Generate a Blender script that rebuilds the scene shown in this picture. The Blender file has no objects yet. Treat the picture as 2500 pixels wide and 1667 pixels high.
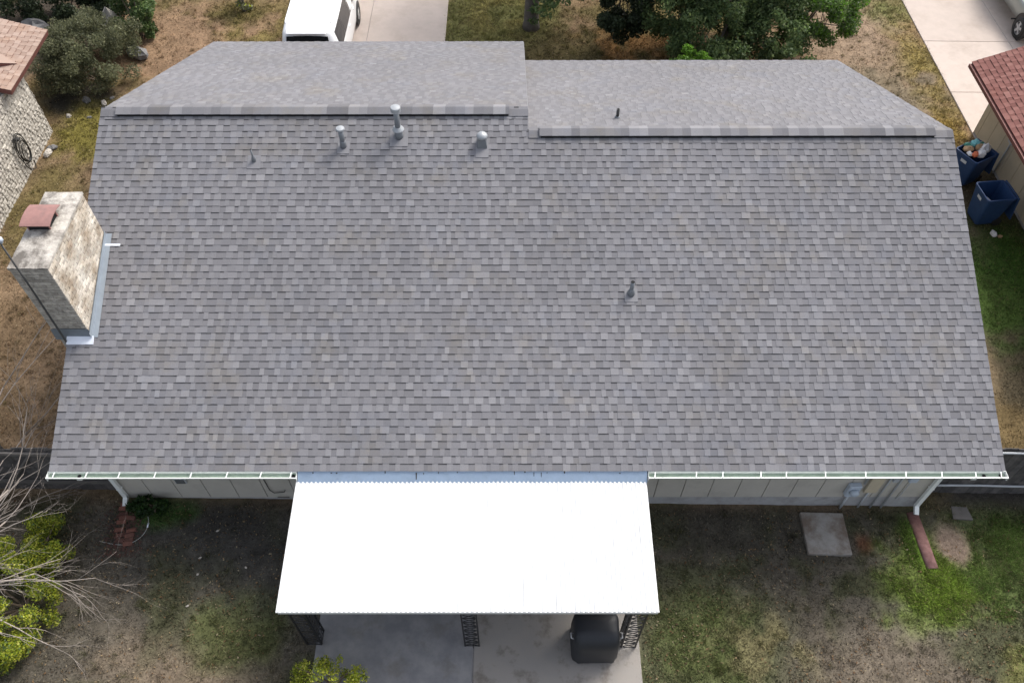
import bpy, math, random
import numpy as np
from mathutils import Vector, Matrix

random.seed(7)
RNG = np.random.default_rng(7)
SC = bpy.context.scene
COL = SC.collection

# ------------------------------------------------------------------ camera
cam_d = bpy.data.cameras.new("camera")
cam = bpy.data.objects.new("camera", cam_d)
COL.objects.link(cam)
SC.camera = cam
cam_d.sensor_width = 36.0
cam_d.lens = 28.966
cam_d.clip_start = 0.1
cam_d.clip_end = 2000.0
CAMPOS = Vector((8.7667, -7.5318, 16.3861))
_r = Vector((9.99999581e-01, -9.14006289e-05, -9.11353177e-04))
_u = Vector((6.26306109e-04, 7.94267167e-01, 6.07568329e-01))
_b = -Vector((-6.68325779e-04, 6.07568645e-01, -7.94266891e-01))
_m = Matrix((_r, _u, _b)).transposed().to_4x4()
_m.translation = CAMPOS
cam.matrix_world = _m

# ------------------------------------------------------------------ sky, sun, exposure
SUN_DIR = Vector((0.50, 0.52, 0.80)).normalized()      # towards the sun
w = bpy.data.worlds.new("World")
SC.world = w
w.use_nodes = True
nt = w.node_tree
bg = nt.nodes["Background"]
sky = nt.nodes.new("ShaderNodeTexSky")
sky.sky_type = 'NISHITA'
sky.sun_disc = False
sky.sun_elevation = math.asin(SUN_DIR.z)
sky.sun_rotation = math.atan2(SUN_DIR.x, SUN_DIR.y)
sky.air_density = 1.0
sky.dust_density = 4.0
sky.ozone_density = 1.0
hs_ = nt.nodes.new("ShaderNodeHueSaturation")          # thin cloud: a paler, greyer sky than the clear blue one
hs_.inputs['Saturation'].default_value = 0.45
nt.links.new(sky.outputs[0], hs_.inputs['Color'])
nt.links.new(hs_.outputs[0], bg.inputs[0])
bg.inputs[1].default_value = 0.135
sd = bpy.data.lights.new("sun", 'SUN')
sd.energy = 1.5
sd.angle = math.radians(22)
sd.color = (1.0, 0.95, 0.87)
sun = bpy.data.objects.new("sun", sd)
COL.objects.link(sun)
sun.rotation_euler = SUN_DIR.to_track_quat('Z', 'Y').to_euler()
sun.location = (20, 20, 40)
SC.view_settings.view_transform = 'Standard'
SC.view_settings.look = 'None'
SC.view_settings.gamma = 1.0
SC.view_settings.use_curve_mapping = False
SC.view_settings.exposure = 0.92

# ------------------------------------------------------------------ materials
def _mat(name):
    m = bpy.data.materials.new(name)
    m.use_nodes = True
    return m, m.node_tree.nodes, m.node_tree.links, m.node_tree.nodes["Principled BSDF"]

def hsv_var(N, L, col_socket, fac_socket, amt):
    """multiply a colour by 1 +- amt driven by fac (0..1)"""
    mr = N.new("ShaderNodeMapRange")
    mr.inputs['To Min'].default_value = 1 - amt
    mr.inputs['To Max'].default_value = 1 + amt
    L.new(fac_socket, mr.inputs['Value'])
    mx = N.new("ShaderNodeVectorMath"); mx.operation = 'SCALE'
    L.new(col_socket, mx.inputs[0]); L.new(mr.outputs[0], mx.inputs['Scale'])
    return mx.outputs[0]

def mat(name, col, rough=0.8, metal=0.0, noise=0.15, scale=6.0, col2=None, stain=None, stain_scale=1.2,
        stain_lo=0.5, bump=0.0, bump_scale=60.0, objrand=0.0, spec=0.5, detail=6.0, stain_stretch=None):
    m, N, L, P = _mat(name)
    P.inputs['Roughness'].default_value = rough
    P.inputs['Metallic'].default_value = metal
    P.inputs['Specular IOR Level'].default_value = spec
    geo = N.new("ShaderNodeNewGeometry")
    nz = N.new("ShaderNodeTexNoise")
    nz.inputs['Scale'].default_value = scale
    nz.inputs['Detail'].default_value = detail
    nz.inputs['Roughness'].default_value = 0.65
    L.new(geo.outputs['Position'], nz.inputs['Vector'])
    rgb = N.new("ShaderNodeMix"); rgb.data_type = 'RGBA'
    rgb.inputs['A'].default_value = (*col, 1)
    rgb.inputs['B'].default_value = (*(col2 or col), 1)
    cr = N.new("ShaderNodeMapRange")
    cr.inputs['From Min'].default_value = 0.35; cr.inputs['From Max'].default_value = 0.65
    L.new(nz.outputs['Fac'], cr.inputs['Value'])
    L.new(cr.outputs[0], rgb.inputs['Factor'])
    out = hsv_var(N, L, rgb.outputs['Result'], nz.outputs['Fac'], noise * 2)
    if objrand:
        oi = N.new("ShaderNodeObjectInfo")
        out = hsv_var(N, L, out, oi.outputs['Random'], objrand)
    if stain:
        n2 = N.new("ShaderNodeTexNoise")
        n2.inputs['Scale'].default_value = stain_scale; n2.inputs['Detail'].default_value = 7
        n2.inputs['Roughness'].default_value = 0.7
        if stain_stretch:
            mp = N.new("ShaderNodeMapping"); mp.inputs['Scale'].default_value = stain_stretch
            L.new(geo.outputs['Position'], mp.inputs['Vector']); L.new(mp.outputs[0], n2.inputs['Vector'])
        else:
            L.new(geo.outputs['Position'], n2.inputs['Vector'])
        r2 = N.new("ShaderNodeMapRange")
        r2.inputs['From Min'].default_value = stain_lo; r2.inputs['From Max'].default_value = stain_lo + 0.2
        L.new(n2.outputs['Fac'], r2.inputs['Value'])
        mx = N.new("ShaderNodeMix"); mx.data_type = 'RGBA'
        L.new(r2.outputs[0], mx.inputs['Factor']); L.new(out, mx.inputs['A'])
        mx.inputs['B'].default_value = (*stain, 1)
        out = mx.outputs['Result']
    L.new(out, P.inputs['Base Color'])
    if bump:
        bz = N.new("ShaderNodeTexNoise")
        bz.inputs['Scale'].default_value = bump_scale; bz.inputs['Detail'].default_value = 4
        L.new(geo.outputs['Position'], bz.inputs['Vector'])
        bp = N.new("ShaderNodeBump"); bp.inputs['Strength'].default_value = bump
        bp.inputs['Distance'].default_value = 0.02
        L.new(bz.outputs['Fac'], bp.inputs['Height']); L.new(bp.outputs[0], P.inputs['Normal'])
    return m

def attr_mat(name, rough=0.9, noise=0.15, scale=30.0, trans=0.0, spec=0.3):
    """colour from the mesh's own per-leaf / per-blade / per-zone colour attribute"""
    m, N, L, P = _mat(name)
    P.inputs['Roughness'].default_value = rough
    P.inputs['Specular IOR Level'].default_value = spec
    at = N.new("ShaderNodeAttribute"); at.attribute_name = "col"
    geo = N.new("ShaderNodeNewGeometry")
    nz = N.new("ShaderNodeTexNoise"); nz.inputs['Scale'].default_value = scale
    nz.inputs['Detail'].default_value = 8; nz.inputs['Roughness'].default_value = 0.75
    L.new(geo.outputs['Position'], nz.inputs['Vector'])
    out = hsv_var(N, L, at.outputs['Color'], nz.outputs['Fac'], noise * 2)
    L.new(out, P.inputs['Base Color'])
    if trans:
        tr = N.new("ShaderNodeBsdfTranslucent"); L.new(out, tr.inputs['Color'])
        mx = N.new("ShaderNodeMixShader"); mx.inputs[0].default_value = trans
        L.new(P.outputs[0], mx.inputs[1]); L.new(tr.outputs[0], mx.inputs[2])
        L.new(mx.outputs[0], N["Material Output"].inputs['Surface'])
    return m

def shingle_mat(name, dark, mid, light, band, tint_a, tint_b):
    """attribute t: x = tone, y = position up the exposure, z = 1 for a raised tab"""
    m, N, L, P = _mat(name)
    P.inputs['Roughness'].default_value = 0.95
    P.inputs['Specular IOR Level'].default_value = 0.25
    at = N.new("ShaderNodeAttribute"); at.attribute_name = "col"
    sep = N.new("ShaderNodeSeparateColor"); L.new(at.outputs['Color'], sep.inputs[0])
    ramp = N.new("ShaderNodeValToRGB")
    e = ramp.color_ramp.elements
    e[0].position = 0.0; e[0].color = (*dark, 1)
    e[1].position = 1.0; e[1].color = (*light, 1)
    q = e.new(0.5); q.color = (*mid, 1)
    L.new(sep.outputs[0], ramp.inputs[0])
    geo = N.new("ShaderNodeNewGeometry")
    # blended granule batches: faint brownish and bluish areas a few tabs across
    for tint, sc, off, amt in ((tint_a, 1.1, 0.0, 0.75), (tint_b, 1.5, 37.0, 0.6)):
        mp = N.new("ShaderNodeMapping"); mp.inputs['Location'].default_value = (off, off, off)
        L.new(geo.outputs['Position'], mp.inputs['Vector'])
        nz = N.new("ShaderNodeTexNoise"); nz.inputs['Scale'].default_value = sc
        nz.inputs['Detail'].default_value = 5; nz.inputs['Roughness'].default_value = 0.7
        L.new(mp.outputs[0], nz.inputs['Vector'])
        mr = N.new("ShaderNodeMapRange")
        mr.inputs['From Min'].default_value = 0.52; mr.inputs['From Max'].default_value = 0.68
        mr.inputs['To Max'].default_value = amt
        L.new(nz.outputs['Fac'], mr.inputs['Value'])
        mx = N.new("ShaderNodeMix"); mx.data_type = 'RGBA'; mx.blend_type = 'MULTIPLY'
        L.new(mr.outputs[0], mx.inputs['Factor'])
        L.new((ramp.outputs[0] if tint is tint_a else prev), mx.inputs['A'])
        mx.inputs['B'].default_value = (*tint, 1)
        prev = mx.outputs['Result']
    # granules
    g = N.new("ShaderNodeTexNoise"); g.inputs['Scale'].default_value = 55
    g.inputs['Detail'].default_value = 4; g.inputs['Roughness'].default_value = 0.8
    L.new(geo.outputs['Position'], g.inputs['Vector'])
    out = hsv_var(N, L, prev, g.outputs['Fac'], 0.30)
    # slow weathering drift over the whole slope
    wn = N.new("ShaderNodeTexNoise"); wn.inputs['Scale'].default_value = .45
    wn.inputs['Detail'].default_value = 3
    L.new(geo.outputs['Position'], wn.inputs['Vector'])
    out = hsv_var(N, L, out, wn.outputs['Fac'], 0.15)
    # dark granule band at the head of the lower layer
    gt = N.new("ShaderNodeMapRange")
    gt.inputs['From Min'].default_value = 0.80; gt.inputs['From Max'].default_value = 0.92
    L.new(sep.outputs[1], gt.inputs['Value'])
    inv = N.new("ShaderNodeMath"); inv.operation = 'SUBTRACT'; inv.inputs[0].default_value = 1
    L.new(sep.outputs[2], inv.inputs[1])
    ml = N.new("ShaderNodeMath"); ml.operation = 'MULTIPLY'
    L.new(gt.outputs[0], ml.inputs[0]); L.new(inv.outputs[0], ml.inputs[1])
    mx = N.new("ShaderNodeMix"); mx.data_type = 'RGBA'
    L.new(ml.outputs[0], mx.inputs['Factor']); L.new(out, mx.inputs['A'])
    mx.inputs['B'].default_value = (*band, 1)
    L.new(mx.outputs['Result'], P.inputs['Base Color'])
    bp = N.new("ShaderNodeBump"); bp.inputs['Strength'].default_value = 0.35; bp.inputs['Distance'].default_value = 0.006
    L.new(g.outputs['Fac'], bp.inputs['Height']); L.new(bp.outputs[0], P.inputs['Normal'])
    return m

M = {}
M['shingle'] = shingle_mat("grey laminated shingles", (.146, .145, .156), (.182, .180, .193), (.238, .236, .249),
                           (.066, .065, .070), (1.03, .98, .87), (.93, .97, 1.03))
M['red_shingle'] = shingle_mat("red shingles", (.165, .072, .062), (.22, .10, .087), (.285, .145, .125),
                               (.07, .028, .026), (1.0, .9, .85), (1.0, 1.0, 1.0))
M['tan_shingle'] = shingle_mat("tan brown shingles", (.26, .185, .15), (.325, .24, .20), (.40, .31, .265),
                               (.19, .12, .095), (1.0, .9, .8), (1.0, .96, .92))
M['deck'] = mat("roof deck", (.12, .11, .10), 0.9)
M['siding'] = mat("greige painted siding", (.49, .46, .41), 0.75, noise=.06, scale=3, stain=(.41, .385, .345), stain_scale=1.6, stain_lo=.52, bump=.1, bump_scale=80)
M['groove'] = mat("siding joint", (.12, .115, .11), 0.9)
M['foundation'] = mat("foundation concrete", (.36, .355, .36), 0.9, noise=.15, scale=5, stain=(.22, .21, .2), stain_lo=.5, bump=.2)
M['trim'] = mat("painted trim", (.52, .51, .49), 0.6, noise=.05)
M['gutter'] = mat("white gutter metal", (.80, .82, .80), 0.4, noise=.03)
M['gutter_in'] = mat("green grey gutter trough", (.34, .43, .34), 0.7, noise=.2, scale=8, stain=(.16, .17, .13), stain_scale=5, stain_lo=.6)
M['white_roof'] = mat("white enamelled metal", (.73, .74, .75), 0.4, noise=.03, scale=2, stain=(.585, .59, .585), stain_scale=1.6, stain_lo=.56, stain_stretch=(3.0, .35, 1))
M['blue_flash'] = mat("grey blue metal flashing", (.30, .385, .50), 0.5, metal=.15, noise=.10, scale=5, stain=(.19, .24, .32), stain_scale=4, stain_lo=.63)
M['grey_flash'] = mat("blue grey step flashing", (.285, .325, .37), 0.5, metal=.1, noise=.1, scale=6)
M['galv'] = mat("galvanised metal", (.19, .205, .225), 0.45, metal=.35, noise=.1, scale=12)
M['galv_light'] = mat("bright galvanised cap", (.35, .37, .39), 0.4, metal=.2, noise=.08, scale=15)
M['galv_dark'] = mat("dull galvanised flashing", (.20, .23, .26), 0.5, metal=.3, noise=.08, scale=10)
M['plate'] = mat("grey flashing plate", (.20, .20, .215), 0.6, metal=.1, noise=.1, scale=12)
M['shiny'] = mat("new aluminium flashing", (.78, .82, .90), 0.35, metal=.1, noise=.05)
M['black'] = mat("black void", (.008, .008, .009), 0.9)
M['iron'] = mat("black wrought iron", (.018, .018, .02), 0.5, noise=.1)
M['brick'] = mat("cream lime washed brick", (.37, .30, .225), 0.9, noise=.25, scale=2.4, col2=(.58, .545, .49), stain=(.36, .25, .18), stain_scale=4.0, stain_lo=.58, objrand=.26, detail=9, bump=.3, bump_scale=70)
M['brick_shade'] = mat("weathered brick in shade tone", (.33, .30, .26), 0.9, noise=.2, scale=9, col2=(.44, .41, .36), stain=(.14, .125, .115), stain_scale=2.4, stain_lo=.57, objrand=.22, bump=.3, bump_scale=70)  # south face copy: its shade is put into the darker grey, besides the stains
M['mortar'] = mat("mortar", (.36, .34, .31), 0.95, noise=.2)
M['crown'] = mat("mottled mortar crown", (.47, .44, .40), 0.95, noise=.30, scale=11, stain=(.145, .13, .115), stain_scale=3.0, stain_lo=.42, bump=.6, bump_scale=30)
M['flue_cap'] = mat("red brown painted cap", (.29, .155, .14), 0.75, noise=.16, scale=8, stain=(.22, .13, .12), stain_lo=.5, stain_scale=5)
M['concrete'] = mat("beige driveway concrete", (.47, .40, .355), 0.9, noise=.07, scale=3, stain=(.40, .335, .29), stain_scale=.9, stain_lo=.5, bump=.15, objrand=.03)
M['patio'] = mat("grey patio concrete", (.20, .198, .21), 0.9, noise=.10, scale=3, col2=(.25, .245, .245), stain=(.17, .155, .14), stain_scale=1.3, stain_lo=.55, bump=.15)
M['patio_pale'] = mat("pale stained patio concrete", (.31, .285, .26), 0.9, noise=.12, scale=3, col2=(.25, .235, .22), stain=(.14, .12, .10), stain_scale=2.4, stain_lo=.52, bump=.15)
M['pad'] = mat("weathered pad concrete", (.29, .275, .255), 0.9, noise=.2, scale=5, stain=(.155, .12, .095), stain_scale=1.9, stain_lo=.40, bump=.3, bump_scale=40)
M['clay'] = mat("red brown clay trough", (.20, .095, .085), 0.8, noise=.2, scale=8, col2=(.26, .14, .125))
M['red_brick'] = mat("broken red brick", (.17, .07, .05), 0.9, noise=.25, scale=12, objrand=.35, stain=(.09, .05, .04), stain_lo=.5)
M['mulch'] = mat("red brown bark litter", (.10, .05, .04), 0.95, noise=.3, scale=20)
M['fence'] = mat("dark weathered fence wood", (.075, .07, .07), 0.9, noise=.22, scale=6, col2=(.11, .10, .095), objrand=.30, bump=.3)
M['fence_rail'] = mat("grey fence rail", (.13, .12, .11), 0.85, noise=.2, scale=6, objrand=.1)
M['pipe_rail'] = mat("pale metal rail", (.46, .48, .50), 0.5, metal=.2, noise=.08)
M['meter'] = mat("pale blue grey enclosure", (.46, .52, .60), 0.5, noise=.06)
M['conduit'] = mat("grey conduit", (.42, .44, .46), 0.5, noise=.08)
M['dark_metal'] = mat("dark bracket", (.05, .05, .05), 0.6)
M['stone'] = mat("limestone rubble", (.43, .40, .35), 0.9, noise=.18, scale=14, col2=(.50, .47, .42), objrand=.16, bump=.4, bump_scale=40)
M['stone_back'] = mat("rubble joints", (.34, .31, .27), 0.95, noise=.2)
M['tan_siding'] = mat("tan painted siding", (.52, .45, .335), 0.75, noise=.06, scale=3, stain=(.46, .39, .28), stain_lo=.55, stain_scale=1.2)
M['red_trim'] = mat("red brown fascia", (.16, .06, .05), 0.7)
M['rubber'] = mat("black rubber", (.02, .02, .021), 0.7, noise=.1)
M['white_car'] = mat("white car paint", (.84, .85, .86), 0.22, noise=.015, spec=.6)
M['silver_car'] = mat("grey green metallic paint", (.36, .38, .36), 0.35, metal=.35, noise=.03)
M['glass'] = mat("tinted car glass", (.015, .018, .021), 0.06, noise=.02, spec=.7)
M['rim'] = mat("alloy rim", (.55, .56, .57), 0.35, metal=.6, noise=.05)
M['tail'] = mat("red lamp lens", (.35, .015, .01), 0.2)
M['lamp'] = mat("clear lamp lens", (.6, .62, .63), 0.15)
M['car_dark'] = mat("black car plastic", (.018, .018, .019), 0.5)
M['bin'] = mat("blue bin plastic", (.022, .058, .155), 0.5, noise=.2, scale=5, stain=(.06, .095, .18), stain_lo=.6)
M['bin_mark'] = mat("white bin marking", (.55, .60, .66), 0.6)
M['bag_white'] = mat("white plastic bag", (.68, .68, .70), 0.4, noise=.08, scale=8)
M['bag_green'] = mat("green plastic", (.05, .22, .17), 0.5)
M['bag_teal'] = mat("teal box", (.15, .42, .45), 0.6)
M['card'] = mat("brown cardboard", (.36, .24, .14), 0.85)
M['orange'] = mat("orange red packet", (.55, .13, .05), 0.6)
M['black_cover'] = mat("black vinyl cover", (.017, .019, .024), 0.55, noise=.12, scale=4)
M['strap'] = mat("grey buckle", (.48, .48, .48), 0.5)
M['bark'] = mat("dark oak bark", (.10, .085, .072), 0.95, noise=.3, scale=9, stain=(.17, .155, .14), stain_lo=.55, bump=.8, bump_scale=25)
M['bare'] = mat("bleached bare wood", (.33, .285, .25), 0.9, noise=.15, scale=10)
M['twig'] = mat("brown twig bark", (.15, .115, .085), 0.9, noise=.2)
M['hose'] = mat("black garden hose", (.014, .014, .013), 0.5)
M['cable'] = mat("pale grey cable", (.36, .36, .34), 0.6)
M['rock'] = mat("grey boulder", (.14, .138, .14), 0.95, noise=.25, scale=6, bump=.6, bump_scale=14, objrand=.25)
M['pale_rock'] = mat("pale limestone rock", (.42, .39, .35), 0.95, noise=.2, scale=6, bump=.6, bump_scale=14, objrand=.15)
M['leaf'] = attr_mat("leaves", 0.55, .10, 8, .48, .4)
M['grass'] = attr_mat("grass blades", 0.85, .10, 4, .30, .2)
def ground_mat():
    m, N, L, P = _mat("soil and thatch")
    P.inputs['Roughness'].default_value = 0.97; P.inputs['Specular IOR Level'].default_value = 0.1
    at = N.new("ShaderNodeAttribute"); at.attribute_name = "col"
    geo = N.new("ShaderNodeNewGeometry")
    out = at.outputs['Color']; hs = []
    for sc, amt, ro in ((2.2, .16, .6), (9.0, .24, .7), (34.0, .38, .8)):
        nz = N.new("ShaderNodeTexNoise"); nz.inputs['Scale'].default_value = sc
        nz.inputs['Detail'].default_value = 5; nz.inputs['Roughness'].default_value = ro
        L.new(geo.outputs['Position'], nz.inputs['Vector'])
        rm = N.new("ShaderNodeMapRange"); rm.inputs['From Min'].default_value = .33; rm.inputs['From Max'].default_value = .67
        L.new(nz.outputs['Fac'], rm.inputs['Value'])
        out = hsv_var(N, L, out, rm.outputs[0], amt); hs.append(nz)
    L.new(out, P.inputs['Base Color'])
    bp = N.new("ShaderNodeBump"); bp.inputs['Strength'].default_value = .7; bp.inputs['Distance'].default_value = .03
    L.new(hs[1].outputs['Fac'], bp.inputs['Height']); L.new(bp.outputs[0], P.inputs['Normal'])
    return m
M['ground'] = ground_mat()

# ------------------------------------------------------------------ mesh helpers
class MB:
    def __init__(s):
        s.v = []; s.f = []
    def add(s, vs, fs):
        b = len(s.v)
        s.v.extend(tuple(p) for p in vs)
        s.f.extend(tuple(i + b for i in f) for f in fs)
        return s
    def quad(s, a, b, c, d):
        return s.add([a, b, c, d], [(0, 1, 2, 3)])
    def box(s, x0, x1, y0, y1, z0, z1, mtx=None):
        vs = [Vector(p) for p in ((x0, y0, z0), (x1, y0, z0), (x1, y1, z0), (x0, y1, z0),
                                  (x0, y0, z1), (x1, y0, z1), (x1, y1, z1), (x0, y1, z1))]
        if mtx: vs = [mtx @ p for p in vs]
        return s.add(vs, [(3, 2, 1, 0), (4, 5, 6, 7), (0, 1, 5, 4), (1, 2, 6, 5), (2, 3, 7, 6), (3, 0, 4, 7)])
    def bbox(s, x0, x1, y0, y1, z0, z1, b=.01, mtx=None):
        """box with chamfered edges"""
        vs = []
        for zz, bb in ((z0, b), (z0 + b, 0), (z1 - b, 0), (z1, b)):
            for px, py in ((x0 + bb + b, y0 + bb), (x1 - bb - b, y0 + bb), (x1 - bb, y0 + bb + b), (x1 - bb, y1 - bb - b),
                           (x1 - bb - b, y1 - bb), (x0 + bb + b, y1 - bb), (x0 + bb, y1 - bb - b), (x0 + bb, y0 + bb + b)):
                vs.append(Vector((px, py, zz)))
        if mtx: vs = [mtx @ p for p in vs]
        fs = [tuple(range(7, -1, -1)), tuple(range(24, 32))]
        for k in range(3):
            for i in range(8):
                j = (i + 1) % 8
                fs.append((k*8+i, k*8+j, k*8+8+j, k*8+8+i))
        return s.add(vs, fs)
    def tube(s, pts, rad, n=8, caps=True):
        pts = [Vector(p) for p in pts]
        if not hasattr(rad, '__len__'): rad = [rad] * len(pts)
        rings = []
        prev = None
        for i, p in enumerate(pts):
            t = (pts[min(i + 1, len(pts) - 1)] - pts[max(i - 1, 0)])
            t = t.normalized() if t.length > 1e-9 else Vector((0, 0, 1))
            if prev is None:
                a = t.cross(Vector((0, 0, 1)))
                if a.length < .05: a = t.cross(Vector((0, 1, 0)))
            else:
                a = prev - t * prev.dot(t)
            a.normalize(); prev = a
            bvec = t.cross(a)
            rings.append([p + (a * math.cos(2*math.pi*k/n) + bvec * math.sin(2*math.pi*k/n)) * rad[i] for k in range(n)])
        vs = [q for r in rings for q in r]
        fs = []
        for i in range(len(pts) - 1):
            for k in range(n):
                k2 = (k + 1) % n
                fs.append((i*n+k, i*n+k2, (i+1)*n+k2, (i+1)*n+k))
        if caps:
            fs.append(tuple(range(n - 1, -1, -1)))
            fs.append(tuple(range((len(pts)-1)*n, len(pts)*n)))
        return s.add(vs, fs)
    def lathe(s, prof, c=(0, 0, 0), n=16, mtx=None, caps=True):
        """prof: (r, z) list"""
        c = Vector(c); vs = []
        for r, z in prof:
            for k in range(n):
                p = Vector((r * math.cos(2*math.pi*k/n), r * math.sin(2*math.pi*k/n), z))
                vs.append((mtx @ p if mtx else p) + c)
        fs = []
        for i in range(len(prof) - 1):
            for k in range(n):
                k2 = (k + 1) % n
                fs.append((i*n+k, i*n+k2, (i+1)*n+k2, (i+1)*n+k))
        if caps:
            fs.append(tuple(range(n - 1, -1, -1)))
            fs.append(tuple(range((len(prof)-1)*n, len(prof)*n)))
        return s.add(vs, fs)
    def mesh(s, name, m, smooth=False):
        me = bpy.data.meshes.new(name)
        me.from_pydata(s.v, [], s.f)
        me.materials.append(m)
        me.polygons.foreach_set("use_smooth", [bool(smooth)] * len(me.polygons))
        me.update()
        return me
    def build(s, name, m, parent=None, smooth=False):
        return obj(name, s.mesh(name, m, smooth), parent)

def obj(name, me, parent=None, loc=None, rot=None):
    o = bpy.data.objects.new(name, me)
    COL.objects.link(o)
    if parent: o.parent = parent
    if loc is not None: o.location = loc
    if rot is not None: o.rotation_euler = rot
    return o

def tag(o, label=None, cat=None, group=None, kind=None):
    if label: o['label'] = label
    if cat: o['category'] = cat
    if group: o['group'] = group
    if kind: o['kind'] = kind
    return o

def thing(name, label, cat, loc=(0, 0, 0), rz=0, group=None):
    o = bpy.data.objects.new(name, None)
    COL.objects.link(o)
    o.location = loc; o.rotation_euler = (0, 0, rz)
    o.empty_display_size = .3
    return tag(o, label, cat, group)

def np_mesh(name, V, F, material, col=None, parent=None, flat=True):
    """V (n,3), F (m,k) arrays; col (n,3) per vertex"""
    me = bpy.data.meshes.new(name)
    V = np.asarray(V, np.float32); F = np.asarray(F, np.int32)
    k = F.shape[1]
    me.vertices.add(len(V)); me.vertices.foreach_set("co", V.ravel())
    me.loops.add(F.size); me.loops.foreach_set("vertex_index", F.ravel())
    me.polygons.add(len(F))
    me.polygons.foreach_set("loop_start", np.arange(0, F.size, k, dtype=np.int32))
    me.polygons.foreach_set("loop_total", np.full(len(F), k, np.int32))
    me.materials.append(material)
    me.polygons.foreach_set("use_smooth", np.full(len(F), not flat, bool))
    me.update(calc_edges=True)
    if col is not None:
        a = me.attributes.new("col", 'FLOAT_COLOR', 'POINT')
        c4 = np.ones((len(V), 4), np.float32); c4[:, :3] = col
        a.data.foreach_set("color", c4.ravel())
    me.validate()
    return obj(name, me, parent)

def hashn(ix, iy, seed):
    h = np.sin(ix * 127.1 + iy * 311.7 + seed * 74.7) * 43758.5453
    return h - np.floor(h)
def vnoise(x, y, seed=0):
    ix = np.floor(x); iy = np.floor(y); fx = x - ix; fy = y - iy
    fx = fx*fx*(3-2*fx); fy = fy*fy*(3-2*fy)
    a = hashn(ix, iy, seed); b = hashn(ix+1, iy, seed); c = hashn(ix, iy+1, seed); d = hashn(ix+1, iy+1, seed)
    return (a*(1-fx)+b*fx)*(1-fy) + (c*(1-fx)+d*fx)*fy
def fbm(x, y, seed=0, o=4):
    t = 0; a = .5; s = 0
    for i in range(o):
        t = t + a * vnoise(x, y, seed + i*13); s += a; a *= .55; x = x*2.03+5.1; y = y*2.03+1.7
    return t / s
def sstep(e0, e1, x):
    t = np.clip((x - e0) / (e1 - e0), 0, 1); return t*t*(3-2*t)

def gz(x):
    return -.45 * math.tanh((x - 9) / 16)
def gz_np(x):
    return -.45 * np.tanh((x - 9) / 16)

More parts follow.
